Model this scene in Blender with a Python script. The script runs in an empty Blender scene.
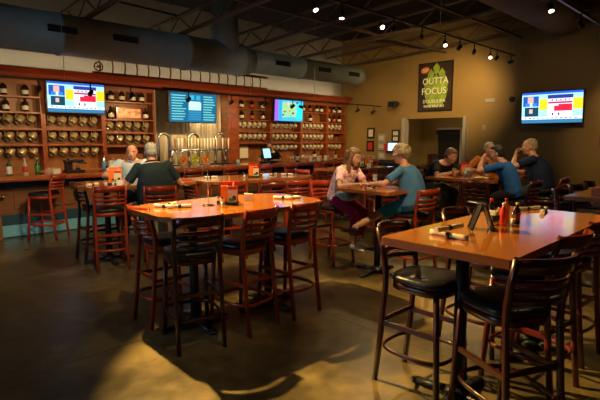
import bpy, bmesh, math, random
from math import sin, cos, pi, radians, atan2, sqrt
from mathutils import Vector, Matrix, Euler
random.seed(7)
SC = bpy.context.scene
COL = SC.collection
V = Vector

# ------------------------------------------------------------------ materials
def new_mat(name):
    m = bpy.data.materials.new(name); m.use_nodes = True
    nt = m.node_tree
    return m, nt, nt.nodes['Principled BSDF']

def pm(name, col, rough=.5, metal=0, spec=.5, emit=None, es=0, trans=0, coat=0):
    m, nt, b = new_mat(name)
    b.inputs['Base Color'].default_value = (*col, 1)
    b.inputs['Roughness'].default_value = rough
    b.inputs['Metallic'].default_value = metal
    b.inputs['Specular IOR Level'].default_value = spec
    b.inputs['Transmission Weight'].default_value = trans
    b.inputs['Coat Weight'].default_value = coat
    b.inputs['Coat Roughness'].default_value = .12
    if emit:
        b.inputs['Emission Color'].default_value = (*emit, 1)
        b.inputs['Emission Strength'].default_value = es
    return m

def ramp_mat(name, stops, scale=(1, 1, 1), noise=4, detail=6, rough=.4, coat=0, bump=0, distort=0, rough2=None, metal=0, spec=.5, world=False):
    """noise -> colour ramp material, object or world coordinates"""
    m, nt, b = new_mat(name)
    N = nt.nodes; L = nt.links
    if world:
        tc = N.new('ShaderNodeNewGeometry'); out = tc.outputs['Position']
    else:
        tc = N.new('ShaderNodeTexCoord'); out = tc.outputs['Object']
    mp = N.new('ShaderNodeMapping'); mp.inputs['Scale'].default_value = scale
    L.new(out, mp.inputs['Vector'])
    nz = N.new('ShaderNodeTexNoise'); nz.inputs['Scale'].default_value = noise
    nz.inputs['Detail'].default_value = detail; nz.inputs['Distortion'].default_value = distort
    L.new(mp.outputs[0], nz.inputs['Vector'])
    cr = N.new('ShaderNodeValToRGB')
    el = cr.color_ramp.elements
    while len(el) < len(stops): el.new(.5)
    for e, (p, c) in zip(el, stops):
        e.position = p; e.color = (*c, 1)
    L.new(nz.outputs['Fac'], cr.inputs['Fac'])
    L.new(cr.outputs['Color'], b.inputs['Base Color'])
    b.inputs['Roughness'].default_value = rough
    b.inputs['Metallic'].default_value = metal
    b.inputs['Specular IOR Level'].default_value = spec
    b.inputs['Coat Weight'].default_value = coat
    b.inputs['Coat Roughness'].default_value = .1
    if rough2 is not None:
        mr = N.new('ShaderNodeMapRange')
        mr.inputs['From Min'].default_value = .3; mr.inputs['From Max'].default_value = .7
        mr.inputs['To Min'].default_value = rough; mr.inputs['To Max'].default_value = rough2
        L.new(nz.outputs['Fac'], mr.inputs['Value']); L.new(mr.outputs[0], b.inputs['Roughness'])
    if bump:
        bp = N.new('ShaderNodeBump'); bp.inputs['Strength'].default_value = bump; bp.inputs['Distance'].default_value = .01
        L.new(nz.outputs['Fac'], bp.inputs['Height']); L.new(bp.outputs[0], b.inputs['Normal'])
    return m

def em(name, col, s):
    m = bpy.data.materials.new(name); m.use_nodes = True
    nt = m.node_tree; nt.nodes.remove(nt.nodes['Principled BSDF'])
    e = nt.nodes.new('ShaderNodeEmission'); e.inputs[0].default_value = (*col, 1); e.inputs[1].default_value = s
    nt.links.new(e.outputs[0], nt.nodes['Material Output'].inputs[0])
    return m

M = {}
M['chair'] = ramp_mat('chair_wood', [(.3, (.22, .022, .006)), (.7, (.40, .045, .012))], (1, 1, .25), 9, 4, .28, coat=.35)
M['chair_shaded'] = ramp_mat('chair_wood_shaded', [(.3, (.032, .006, .004)), (.7, (.065, .011, .006))], (1, 1, .25), 9, 4, .28, coat=.35)  # same stool wood with deep shade put into its colour
M['chair_half_shaded'] = ramp_mat('chair_wood_half_shaded', [(.3, (.11, .013, .005)), (.7, (.20, .026, .008))], (1, 1, .25), 9, 4, .28, coat=.35)  # same stool wood again, half shade mixed into the colour
M['vinyl'] = ramp_mat('black_vinyl', [(.3, (.010, .010, .012)), (.7, (.018, .018, .02))], (1, 1, 1), 40, 3, .33, bump=.15)
M['table'] = ramp_mat('table_wood', [(.2, (.36, .105, .010)), (.8, (.52, .170, .018))], (.35, 5, 1), 4, 6, .15, coat=.6, distort=.3)
M['table_edge'] = ramp_mat('table_edge_wood', [(.3, (.28, .08, .02)), (.7, (.42, .13, .03))], (1, 1, 8), 5, 4, .25, coat=.4)
M['iron'] = pm('black_iron', (.012, .014, .016), .38)
M['floor'] = None
M['shelf'] = ramp_mat('cherry_shelf_wood', [(.25, (.12, .024, .006)), (.5, (.20, .042, .009)), (.75, (.29, .070, .016))], (1, 1, 5), 2.2, 5, .35, coat=.15, distort=.6)
M['shelf_dark'] = ramp_mat('cherry_trim', [(.3, (.17, .025, .010)), (.7, (.27, .045, .016))], (.4, 3, 3), 3, 5, .3, coat=.3)
M['shelf_back'] = ramp_mat('shelf_back_panel', [(.25, (.10, .030, .006)), (.5, (.19, .062, .011)), (.75, (.30, .115, .020))], (1.5, 1, .5), 3, 5, .45, distort=.8)
M['bar_top'] = ramp_mat('bar_top_wood', [(.25, (.22, .06, .015)), (.75, (.42, .13, .03))], (.4, 5, 1), 3, 5, .15, coat=.7)
M['bar_panel'] = ramp_mat('bar_panel_wood', [(.25, (.13, .055, .025)), (.75, (.21, .09, .042))], (.6, 1, 4), 3, 5, .35, coat=.2)
M['kick'] = pm('bluelit_kick_plate', (.15, .42, .62), .4, .2)  # steel with the blue light it catches put into its colour
M['kick_dark'] = pm('dark_blue_base', (.012, .05, .085), .4)
M['steel'] = pm('brushed_steel', (.62, .6, .55), .25, 1)
M['chrome'] = pm('chrome', (.75, .75, .74), .1, 1)
M['brass'] = pm('brass', (.7, .45, .15), .25, 1)
M['black'] = pm('black_plastic', (.010, .010, .011), .35)
M['matte'] = pm('matte_black', (.008, .008, .008), .8)
M['ceiling'] = ramp_mat('dark_ceiling_deck', [(.3, (.004, .0035, .003)), (.7, (.007, .006, .005))], (1, 1, 1), 3, 3, .9)
M['joist'] = pm('brown_painted_steel', (.105, .068, .036), .55)
M['duct'] = ramp_mat('galvanised_duct', [(.3, (.21, .28, .27)), (.7, (.29, .36, .34))], (1, 1, 1), 3, 4, .5)
M['duct_tan'] = ramp_mat('wrapped_duct', [(.3, (.16, .12, .08)), (.7, (.22, .17, .11))], (1, 1, 1), 3, 4, .7)
M['cream'] = ramp_mat('pale_plaster', [(.3, (.36, .32, .23)), (.7, (.42, .37, .27))], (1, 1, 1), 1.5, 4, .8, world=True)
M['tan'] = ramp_mat('ochre_wall_paint', [(.3, (.25, .155, .040)), (.7, (.29, .182, .048))], (1, 1, 1), 1.2, 5, .6, world=True)
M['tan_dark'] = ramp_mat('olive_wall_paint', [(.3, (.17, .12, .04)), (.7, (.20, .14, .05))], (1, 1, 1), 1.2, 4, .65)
M['trimgrey'] = pm('grey_painted_trim', (.34, .32, .27), .5)
M['white'] = pm('white_paper', (.75, .72, .66), .6)
M['napkin'] = ramp_mat('napkin_cloth', [(.3, (.62, .55, .40)), (.7, (.75, .68, .52))], (1, 1, 1), 60, 3, .8, bump=.3)
M['napkin_w'] = ramp_mat('white_napkin_cloth', [(.3, (.62, .60, .58)), (.7, (.8, .78, .75))], (1, 1, 1), 60, 3, .8, bump=.3)
M['red'] = pm('red_plastic', (.55, .02, .015), .35)
M['orange_p'] = pm('orange_plastic', (.75, .17, .02), .4)
M['yellow'] = pm('yellow_plastic', (.8, .5, .03), .4)
M['green'] = pm('green_plastic', (.04, .25, .07), .4)
M['glass'] = pm('clear_glass', (.85, .88, .88), .05)
M['glass'].node_tree.nodes['Principled BSDF'].inputs['Alpha'].default_value = .12
M['amber'] = pm('amber_bottle_glass', (.018, .008, .004), .08, coat=.5)
M['greenglass'] = pm('green_bottle_glass', (.03, .09, .03), .08, coat=.5)
M['label'] = pm('cream_label', (.6, .55, .42), .5)
M['labelred'] = pm('red_label', (.5, .06, .03), .5)
M['mug_gold'] = pm('gold_lustre_mug', (.56, .43, .23), .2, .6)
M['mug_pale'] = pm('pale_frosted_mug', (.66, .55, .38), .22, .1, trans=.1)
M['skin'] = ramp_mat('skin', [(.3, (.50, .25, .16)), (.7, (.60, .32, .21))], (1, 1, 1), 12, 3, .5)
M['skin_red'] = ramp_mat('ruddy_skin', [(.3, (.54, .25, .17)), (.7, (.64, .32, .22))], (1, 1, 1), 12, 3, .5)
M['eye_w'] = pm('eye_white', (.8, .78, .74), .25)
M['eye_d'] = pm('dark_iris', (.03, .02, .015), .2)
M['lip'] = pm('lip_colour', (.42, .12, .09), .5)

def floor_mat():
    m, nt, b = new_mat('polished_concrete')
    N = nt.nodes; L = nt.links
    g = N.new('ShaderNodeNewGeometry')
    n1 = N.new('ShaderNodeTexNoise'); n1.inputs['Scale'].default_value = .9; n1.inputs['Detail'].default_value = 8; n1.inputs['Distortion'].default_value = .8
    n2 = N.new('ShaderNodeTexNoise'); n2.inputs['Scale'].default_value = 7; n2.inputs['Detail'].default_value = 8
    L.new(g.outputs['Position'], n1.inputs['Vector']); L.new(g.outputs['Position'], n2.inputs['Vector'])
    mx = N.new('ShaderNodeMath'); mx.operation = 'MULTIPLY_ADD'; mx.inputs[1].default_value = .3
    L.new(n2.outputs['Fac'], mx.inputs[0])
    m2 = N.new('ShaderNodeMath'); m2.operation = 'MULTIPLY'; m2.inputs[1].default_value = .7
    L.new(n1.outputs['Fac'], m2.inputs[0]); L.new(m2.outputs[0], mx.inputs[2])
    cr = N.new('ShaderNodeValToRGB'); el = cr.color_ramp.elements
    el.new(.5)
    for e, (p, c) in zip(el, [(.36, (.036, .027, .011)), (.5, (.105, .077, .030)), (.62, (.23, .165, .062))]):
        e.position = p; e.color = (*c, 1)
    L.new(mx.outputs[0], cr.inputs['Fac'])
    # saw-cut control joints every 3 m
    sep = N.new('ShaderNodeSeparateXYZ'); L.new(g.outputs['Position'], sep.inputs[0])
    def line(o, off, per):
        a = N.new('ShaderNodeMath'); a.operation = 'ADD'; a.inputs[1].default_value = off; L.new(o, a.inputs[0])
        f = N.new('ShaderNodeMath'); f.operation = 'PINGPONG'; f.inputs[1].default_value = per / 2; L.new(a.outputs[0], f.inputs[0])
        c = N.new('ShaderNodeMath'); c.operation = 'LESS_THAN'; c.inputs[1].default_value = .006; L.new(f.outputs[0], c.inputs[0])
        return c
    a = line(sep.outputs['X'], 36.4, 3.6); c = line(sep.outputs['Y'], 36.0, 3.6)
    mxx = N.new('ShaderNodeMath'); mxx.operation = 'MAXIMUM'; L.new(a.outputs[0], mxx.inputs[0]); L.new(c.outputs[0], mxx.inputs[1])
    mc = N.new('ShaderNodeMix'); mc.data_type = 'RGBA'
    L.new(mxx.outputs[0], mc.inputs[0]); L.new(cr.outputs['Color'], mc.inputs[6]); mc.inputs[7].default_value = (.03, .022, .013, 1)
    L.new(mc.outputs[2], b.inputs['Base Color'])
    mr = N.new('ShaderNodeMapRange'); mr.inputs['From Min'].default_value = .3; mr.inputs['From Max'].default_value = .7
    mr.inputs['To Min'].default_value = .26; mr.inputs['To Max'].default_value = .44
    L.new(mx.outputs[0], mr.inputs['Value']); L.new(mr.outputs[0], b.inputs['Roughness'])
    b.inputs['Specular IOR Level'].default_value = .45
    return m
M['floor'] = floor_mat()

def sheen_panel():
    m, nt, b = new_mat('rippled_steel_sheet')
    N = nt.nodes; L = nt.links
    g = N.new('ShaderNodeNewGeometry')
    mp = N.new('ShaderNodeMapping'); mp.inputs['Scale'].default_value = (1, 0, .06); L.new(g.outputs['Position'], mp.inputs[0])
    n = N.new('ShaderNodeTexNoise'); n.inputs['Scale'].default_value = 4.5; n.inputs['Detail'].default_value = 2
    L.new(mp.outputs[0], n.inputs['Vector'])
    bp = N.new('ShaderNodeBump'); bp.inputs['Strength'].default_value = 1; bp.inputs['Distance'].default_value = .12
    L.new(n.outputs['Fac'], bp.inputs['Height']); L.new(bp.outputs[0], b.inputs['Normal'])
    b.inputs['Base Color'].default_value = (.62, .56, .42, 1); b.inputs['Metallic'].default_value = .7; b.inputs['Roughness'].default_value = .32
    return m
M['sheet'] = sheen_panel()

def fabric(name, c, var=.12):
    lo = tuple(x * (1 - var) for x in c); hi = tuple(min(1, x * (1 + var)) for x in c)
    return ramp_mat(name, [(.3, lo), (.7, hi)], (1, 1, 1), 14, 4, .85, bump=.25, spec=.2)

# ------------------------------------------------------------------ mesh builder
class MB:
    def __init__(s): s.bm = bmesh.new(); s.mi = 0; s.mats = []
    def use(s, m):
        if m not in s.mats: s.mats.append(m)
        s.mi = s.mats.index(m); return s
    def _f(s, fs, sm=False):
        for f in fs: f.material_index = s.mi; f.smooth = sm
    def box(s, c, d, rot=None, bevel=0):
        n0 = set(s.bm.faces)
        M4 = Matrix.Translation(V(c)) @ ((rot if isinstance(rot, Matrix) else Euler(rot).to_matrix().to_4x4()) if rot else Matrix()) @ Matrix.Diagonal((*d, 1))
        r = bmesh.ops.create_cube(s.bm, size=1, matrix=M4)
        if bevel:
            es = {e for v in r['verts'] for e in v.link_edges}
            bmesh.ops.bevel(s.bm, geom=list(es), offset=bevel, segments=2, profile=.7, affect='EDGES')
        s._f([f for f in s.bm.faces if f not in n0]); return s
    def loft(s, rings, seg=12, cap=True, sm=True, power=1, closed=False):
        """rings: (center, xvec, yvec) ellipse half-axis vectors"""
        rv = []
        for c, x, y in rings:
            c, x, y = V(c), V(x), V(y); r = []
            for k in range(seg):
                a = 2 * pi * (k + .5) / seg; ca, sa = cos(a), sin(a)
                if power != 1:
                    ca = math.copysign(abs(ca) ** power, ca); sa = math.copysign(abs(sa) ** power, sa)
                r.append(s.bm.verts.new(c + x * ca + y * sa))
            rv.append(r)
        fs = []
        prs = list(zip(rv, rv[1:]))
        if closed: prs.append((rv[-1], rv[0]))
        for a, b in prs:
            for k in range(seg):
                fs.append(s.bm.faces.new((a[k], a[(k + 1) % seg], b[(k + 1) % seg], b[k])))
        s._f(fs, sm)
        if cap and not closed:
            s._f([s.bm.faces.new(list(reversed(rv[0]))), s.bm.faces.new(rv[-1])], False)
        return s
    def tube(s, pts, r, seg=8, closed=False, flat=None, power=1, sm=True, up=None):
        """sweep; r number or list; flat=(rx,ry) section"""
        P = [V(p) for p in pts]; n = len(P); rings = []
        prev = None
        for i in range(n):
            if closed: t = P[(i + 1) % n] - P[i - 1]
            else: t = P[min(i + 1, n - 1)] - P[max(i - 1, 0)]
            t.normalize()
            if up is not None: x = V(up).cross(t)
            elif prev is not None: x = prev - t * prev.dot(t)
            else: x = t.orthogonal()
            if x.length < 1e-6: x = t.orthogonal()
            x.normalize(); prev = x; y = t.cross(x)
            rr = r[i] if isinstance(r, (list, tuple)) else r
            if flat: rings.append((P[i], x * flat[0], y * flat[1]))
            else: rings.append((P[i], x * rr, y * rr))
        return s.loft(rings, seg, True, sm, power, closed)
    def rod(s, a, b, w, d=None, seg=4, up=(0, 0, 1), sm=False):
        """square-section bar from a to b"""
        if d is None: d = w
        a, b = V(a), V(b); t = (b - a).normalized(); x = V(up).cross(t)
        if x.length < 1e-5: x = V((1, 0, 0))
        x.normalize(); y = t.cross(x)
        k = sqrt(2)
        return s.loft([(a, x * w / 2 * k, y * d / 2 * k), (b, x * w / 2 * k, y * d / 2 * k)], 4, True, sm) if seg == 4 else s.loft([(a, x * w / 2, y * d / 2), (b, x * w / 2, y * d / 2)], seg, True, True)
    def cyl(s, a, b, r0, r1=None, seg=16):
        if r1 is None: r1 = r0
        a, b = V(a), V(b); t = (b - a).normalized(); x = t.orthogonal().normalized(); y = t.cross(x)
        return s.loft([(a, x * r0, y * r0), (b, x * r1, y * r1)], seg)
    def lathe(s, prof, c=(0, 0, 0), seg=16, axis=(0, 0, 1), cap=True):
        t = V(axis).normalized(); x = t.orthogonal().normalized(); y = t.cross(x); c = V(c)
        return s.loft([(c + t * z, x * r, y * r) for r, z in prof], seg, cap)
    def ball(s, c, r, seg=14, rot=None):
        r = r if isinstance(r, (tuple, list)) else (r, r, r)
        n0 = set(s.bm.faces)
        mt = Matrix.Translation(V(c)) @ (rot.to_4x4() if rot is not None else Matrix()) @ Matrix.Diagonal((*r, 1))
        bmesh.ops.create_uvsphere(s.bm, u_segments=seg, v_segments=max(6, seg // 2 + 1), radius=1, matrix=mt)
        s._f([f for f in s.bm.faces if f not in n0], True); return s
    def prism(s, pts, z0, z1, sm=False):
        a = [s.bm.verts.new((p[0], p[1], z0)) for p in pts]; b = [s.bm.verts.new((p[0], p[1], z1)) for p in pts]
        n = len(pts); fs = [s.bm.faces.new(list(reversed(a))), s.bm.faces.new(b)]
        s._f(fs)
        s._f([s.bm.faces.new((a[k], a[(k + 1) % n], b[(k + 1) % n], b[k])) for k in range(n)], sm); return s
    def quad(s, pts):
        s._f([s.bm.faces.new([s.bm.verts.new(V(p)) for p in pts])]); return s
    def build(s, name, mat=None, parent=None, loc=None, rotz=0):
        if mat is not None and mat not in s.mats:
            s.mats.insert(0, mat) if not s.mats else None
        bmesh.ops.recalc_face_normals(s.bm, faces=s.bm.faces)
        me = bpy.data.meshes.new(name); s.bm.to_mesh(me); s.bm.free()
        for m in s.mats: me.materials.append(m)
        o = bpy.data.objects.new(name, me); COL.objects.link(o)
        if parent: o.parent = parent
        if loc is not None: o.location = loc
        if rotz: o.rotation_euler[2] = rotz
        return o

def mb(mat):
    return MB().use(M[mat] if isinstance(mat, str) else mat)

def thing(name, label, cat, loc=(0, 0, 0), rotz=0, group=None):
    o = bpy.data.objects.new(name, None); COL.objects.link(o)
    o.empty_display_size = .1
    o.location = loc; o.rotation_euler = (0, 0, rotz)
    return tag(o, label, cat, group)
def tag(o, label, cat, group=None):
    o['label'] = label; o['category'] = cat
    if group: o['group'] = group
    return o
def struct(o): o['kind'] = 'structure'; return o
def dup(root, loc=None, rot=None, label=None, group=None):
    r = root.copy(); COL.objects.link(r)
    if loc is not None: r.location = loc
    if rot is not None: r.rotation_euler = rot if not isinstance(rot, (int, float)) else (0, 0, rot)
    if label: r['label'] = label
    if group: r['group'] = group
    def rec(a, b):
        for ch in [c for c in COL.objects if c.parent == a]:
            c = ch.copy(); COL.objects.link(c); c.parent = b; rec(ch, c)
    rec(root, r)
    return r
KIDS = {}
def swap_mats(root, table):
    """give a copied thing its own meshes with other materials"""
    def rec(o):
        for ch in [c for c in COL.objects if c.parent == o]:
            if ch.type == 'MESH' and any(m in table for m in ch.data.materials):
                key = (ch.data.name, str(sorted(v.name for v in table.values())))
                if key not in KIDS:
                    me = ch.data.copy()
                    for i, m in enumerate(me.materials):
                        if m in table: me.materials[i] = table[m]
                    KIDS[key] = me
                ch.data = KIDS[key]
            rec(ch)
    rec(root)
ORD = ['leftmost', 'second from left', 'third from left', 'fourth from left', 'fifth from left', 'sixth from left', 'seventh from left', 'eighth from left', 'ninth from left', 'tenth from left', 'eleventh from left', 'twelfth from left', 'thirteenth from left', 'fourteenth from left', 'fifteenth from left', 'sixteenth from left', 'seventeenth from left', 'eighteenth from left']

def text_mesh(name, txt, size, mat, loc, rot, parent=None, sx=1, align='CENTER', extrude=.002):
    cu = bpy.data.curves.new(name, 'FONT'); cu.body = txt; cu.size = size; cu.extrude = extrude
    cu.align_x = align; cu.align_y = 'CENTER'; cu.resolution_u = 3
    ob = bpy.data.objects.new(name + '_src', cu); COL.objects.link(ob)
    bpy.context.view_layer.update()
    me = bpy.data.meshes.new_from_object(ob.evaluated_get(bpy.context.evaluated_depsgraph_get()))
    COL.objects.unlink(ob); bpy.data.objects.remove(ob)
    me.materials.clear(); me.materials.append(mat)
    me.transform(Matrix.Diagonal((sx, 1, 1, 1)))
    o = bpy.data.objects.new(name, me); COL.objects.link(o); o.location = loc; o.rotation_euler = rot
    if parent: o.parent = parent
    return o

# ------------------------------------------------------------------ room shell
XW = 12.7; YW = 11.0; ZC = 5.0; X0 = -3.0; Y0 = -4.0
struct(mb('floor').box(((X0 + XW + 3) / 2, (Y0 + YW) / 2, -.05), (XW + 3 - X0, YW - Y0, .1)).build('floor'))
struct(mb('ceiling').box(((X0 + XW + 3) / 2, (Y0 + YW) / 2, ZC + .05), (XW + 3 - X0, YW - Y0, .1)).build('ceiling'))
struct(mb('cream').box(((X0 + XW) / 2, YW + .05, ZC / 2), (XW - X0, .1, ZC)).build('wall_back'))
w = mb('tan')
w.box((XW + .08, (8.3 + YW) / 2, ZC / 2), (.16, YW - 8.3, ZC))
w.box((XW + .08, (6.37 + 8.3) / 2, (2.28 + ZC) / 2), (.16, 8.3 - 6.37, ZC - 2.28))
w.box((XW + .08, (Y0 + 6.37) / 2, ZC / 2), (.16, 6.37 - Y0, ZC))
struct(w.build('wall_right'))
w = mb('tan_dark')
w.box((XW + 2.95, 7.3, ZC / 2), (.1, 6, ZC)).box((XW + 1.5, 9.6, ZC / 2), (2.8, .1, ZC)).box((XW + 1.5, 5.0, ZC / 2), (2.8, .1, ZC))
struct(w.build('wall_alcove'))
w = mb('tan'); w.box((X0 - .05, (Y0 + 3) / 2, ZC / 2), (.1, 3 - Y0, ZC)).box((X0 - .05, (7 + YW) / 2, ZC / 2), (.1, YW - 7, ZC))
w.box((X0 - .05, 5, .45), (.1, 4, .9)).box((X0 - .05, 5, (3 + ZC) / 2), (.1, 4, ZC - 3)); struct(w.build('wall_left'))
struct(mb('tan').box(((X0 + XW) / 2, Y0 - .05, ZC / 2), (XW - X0, .1, ZC)).build('wall_front'))
f = mb('trimgrey')
for y in (3.03, 4.99, 6.97): f.box((X0 - .05, y, 1.95), (.08, .06, 2.1))
for z in (.93, 2.97): f.box((X0 - .05, 5, z), (.08, 3.9, .06))
struct(f.build('fill_window_1'))  # unseen window, added to account for the cool fill light
# grey casing of the wide opening
f = mb('trimgrey')
f.box((XW - .01, 8.34, 1.15), (.2, .12, 2.3)).box((XW - .01, 6.33, 1.15), (.2, .09, 2.3))
struct(f.build('trim_1'))
b = mb('matte')
b.box((XW - .012, (8.4 + 10.6) / 2, .05), (.02, 2.2, .1)).box((XW - .012, (Y0 + 6.28) / 2, .06), (.02, 6.28 - Y0, .12)); struct(b.build('baseboard_right'))
# a dark doorway in the alcove with pale frame
d = mb('matte').box((XW + 2.87, 8.35, .99), (.05, .84, 1.98)); struct(d.build('door_1'))
d = mb('trimgrey').box((XW + 2.86, 7.9, 1.02), (.08, .07, 2.04)).box((XW + 2.86, 8.35, 2.03), (.08, .96, .07)); struct(d.build('trim_2'))
# dark wainscot band on the right wall left of the opening
d = mb(pm('dark_wainscot', (.03, .022, .014), .5)).box((XW - .02, 9.45, .5), (.04, 2.1, 1.0)); struct(d.build('trim_3'))

# ------------------------------------------------------------------ ceiling steel
def joist(x, z, y0, y1, label, slope=.045, depth=.38):
    t = thing('roof_joist', label, 'joist', (x, 0, 0), 0, 'open web roof joists')
    def zz(y): return z + slope * (9 - y)
    c = mb('joist')
    c.rod((-.03, y0, zz(y0)), (-.03, y1, zz(y1)), .04, .05).rod((.03, y0, zz(y0)), (.03, y1, zz(y1)), .04, .05)
    c.build('bottom_chord', parent=t)
    c = mb('joist').rod((0, y0, zz(y0) + depth), (0, y1, zz(y1) + depth), .11, .05); c.build('top_chord', parent=t)
    c = mb('joist'); y = y0 + .1; k = 0
    while y < y1 - .5:
        za, zb = (zz(y) + .02, zz(y + .5) + depth - .02) if k % 2 == 0 else (zz(y) + depth - .02, zz(y + .5) + .02)
        c.rod((0, y, za), (0, y + .5, zb), .022); y += .5; k += 1
    c.build('web', parent=t)
JL = ['brown steel roof joist nearest the left side above the bar duct', 'brown roof joist over the left-hand screen', 'brown roof joist crossing above the tap wall', 'brown roof joist reaching the duct end', 'brown roof joist closest to the ochre wall']
for x, l in zip((3.6, 5.6, 7.6, 9.6, 11.9), JL): joist(x, 4.0 if x < 11 else 4.05, Y0, 10.9, l)
for y, l in ((7.0, 'thin brown bridging angle crossing the joists near the duct'), (4.9, 'thin brown bridging angle just above the long track'), (2.6, 'thin brown bridging angle above the right-hand track')):
    tag(mb('joist').rod((0, y, 4.09 + .045 * (9 - y) - .06), (12.6, y, 4.09 + .045 * (9 - y) - .06), .05, .05).build('bridging_angle'), l, 'ceiling brace', 'bridging angles')
# conduit near the left wall
t = mb('matte'); t.tube([(3.4, 9.0, 4.9), (3.4, 9.0, 4.25), (5.2, 9.0, 4.2)], .02)
tag(t.build('conduit'), 'thin grey conduit bending along above the left end of the duct', 'pipe')
# round duct
t = thing('air_duct', 'long round galvanised air duct running above the bar', 'duct', (0, 0, 0))
c = mb('duct'); yd, zd = 9.5, 3.58
def dr(x, r, z=zd): return ((x, yd, z), (0, r, 0), (0, 0, r))
c.loft([dr(-2.8, .37), dr(1.0, .37), dr(1.0, .385), dr(1.06, .385), dr(1.06, .37), dr(3.0, .37), dr(3.0, .385), dr(3.06, .385), dr(3.06, .37), dr(5.6, .37), dr(5.6, .39), dr(5.68, .39), dr(5.68, .37), dr(7.1, .37), dr(7.1, .39), dr(7.17, .39), dr(7.5, .29)], 28, sm=True)
c.build('main_run', parent=t)
c = mb('duct'); c.loft([dr(7.5, .285, 3.6), dr(9.2, .28, 3.6), dr(9.2, .295, 3.6), dr(9.25, .295, 3.6), dr(9.25, .28, 3.6), dr(11.7, .27, 3.6), dr(11.95, .2, 3.6)], 28); c.build('narrow_run', parent=t)
c = mb('duct'); c.loft([((6.75, yd, 3.6), (.36, 0, 0), (0, .36, 0)), ((6.75, yd, 4.05), (.33, 0, 0), (0, .33, 0)), ((6.75, yd, 4.99), (.31, 0, 0), (0, .31, 0))], 24); c.build('riser', parent=t)
for x0, r in ((2.75, .37), (3.9, .37), (8.1, .28), (9.7, .275), (11.0, .27)):
    c = mb('matte'); a = radians(200)
    cy, cz = yd + r * cos(a), (zd if r > .3 else 3.6) + r * sin(a) * .2
    c.box((x0 + .25, yd - r * .985, zd + .02), (.5, .05, .12), bevel=.01)
    for k in range(4): c.box((x0 + .25, yd - r * .985 - .028, zd - .025 + k * .03), (.46, .006, .008))
    c.build('register', parent=t)
# wrapped duct at top right
t = mb('duct_tan')
rg = []
for k in range(40):
    x = 3.9 + k * .14; rg.append(((x, 2.9 + 0 * x, 4.55), (0, .47 + .012 * (k % 2), 0), (0, 0, .47 + .012 * (k % 2))))
t.loft(rg, 24); o = t.build('wrapped_duct'); tag(o, 'fat ribbed tan duct overhead at the top right', 'duct')
o.location = (3.0, .95, 0)

# ------------------------------------------------------------------ back bar shelving
YF = 10.6; YB = 10.92
def cornice():
    t = thing('cornice', 'long cherry red crown moulding along the top of the back bar', 'moulding')
    c = mb('shelf_dark')
    prof = [(10.98, 2.86), (10.5, 2.86), (10.47, 2.9), (10.47, 2.95), (10.42, 3.0), (10.38, 3.03), (10.38, 3.06), (10.98, 3.06)]
    a = [c.bm.verts.new((-2.9, y, z)) for y, z in prof]; b2 = [c.bm.verts.new((12.6, y, z)) for y, z in prof]
    n = len(prof)
    for k in range(n): c.bm.faces.new((a[k], a[(k + 1) % n], b2[(k + 1) % n], b2[k]))
    c.bm.faces.new(a); c.bm.faces.new(list(reversed(b2)))
    c.build('moulding', parent=t)
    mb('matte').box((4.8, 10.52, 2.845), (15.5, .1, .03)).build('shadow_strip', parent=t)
cornice()
BAYS = [(.6, 1.79, 'far left'), (1.79, 3.0, 'first'), (3.0, 4.22, 'news screen'), (4.22, 5.45, 'third'), (7.9, 9.13, 'fourth'), (9.13, 10.38, 'cartoon screen'), (10.38, 11.58, 'sixth'), (11.58, 12.5, 'last')]
BLAB = {'far left': 'cherry shelving bay cut off by the left edge', 'first': 'cherry shelving bay at the left with brown growlers over three mug rows',
        'news screen': 'cherry shelving bay behind the news screen', 'third': 'cherry shelving bay just left of the tap wall',
        'fourth': 'cherry shelving bay just right of the tap wall column', 'cartoon screen': 'cherry shelving bay behind the colourful cartoon screen',
        'sixth': 'cherry shelving bay right of the cartoon screen', 'last': 'narrow cherry shelving bay against the ochre wall'}
def bay(x0, x1, key):
    t = thing('shelving_bay', BLAB[key], 'shelving', (x0, 0, 0), 0, 'back bar shelving bays')
    w_ = x1 - x0
    for xx in (.022, w_ - .022):
        mb('shelf').box((xx, (YF + YB) / 2, 1.925), (.044, YB - YF, 1.85), bevel=.004).build('side_panel', parent=t)
    mb('shelf_back').box((w_ / 2, YB - .006, 1.925), (w_ - .09, .02, 1.84)).build('back_panel', parent=t)
    tv = key in ('news screen', 'cartoon screen')
    for z in ((2.19, 1.86, 1.54) if key not in ('third',) else (2.5, 2.1, 1.80, 1.5)) + (() if tv or key == 'third' else (2.5,)):
        mb('shelf').box((w_ / 2, (YF + YB) / 2 - .004, z), (w_ - .09, YB - YF - .01, .035), bevel=.004).build('shelf', parent=t)
    mb('shelf').box((w_ / 2, YF + .02, 2.80), (w_ - .09, .03, .11)).build('header', parent=t)
    c = mb('shelf'); c.box((w_ / 2, 10.66, .5), (w_, .5, 1.0)); c.box((w_ / 2, 10.395, .5), (w_ - .16, .03, .8), bevel=.01); c.build('base_cabinet', parent=t)
for b_ in BAYS: bay(*b_)
# worktop of the back bar
tag(mb('bar_top').box((5.4, 10.62, 1.02), (14.2, .6, .045), bevel=.01).build('back_counter'), 'long wooden worktop under the shelving behind the bar', 'counter')
# tap wall
t = thing('tap_wall_panel', 'rippled brass-toned steel sheet behind the beer taps', 'wall panel')
mb('sheet').box((6.5, 10.9, 1.95), (2.08, .03, 1.8)).build('sheet', parent=t)
mb('shelf').box((6.5, 10.7, .49), (2.06, .5, .98)).build('base_cabinet', parent=t)
t = thing('column', 'broad cherry wood column right of the tap wall', 'column')
c = mb('shelf'); c.box((7.72, 10.74, 1.95), (.34, .36, 1.8), bevel=.01); c.build('shaft', parent=t)
mb('shelf_dark').box((7.72, 10.55, 2.05), (.16, .02, .22), bevel=.008).build('plaque', parent=t)
mb('shelf').box((7.72, 10.7, .5), (.34, .5, 1.0)).build('pedestal', parent=t)

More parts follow.
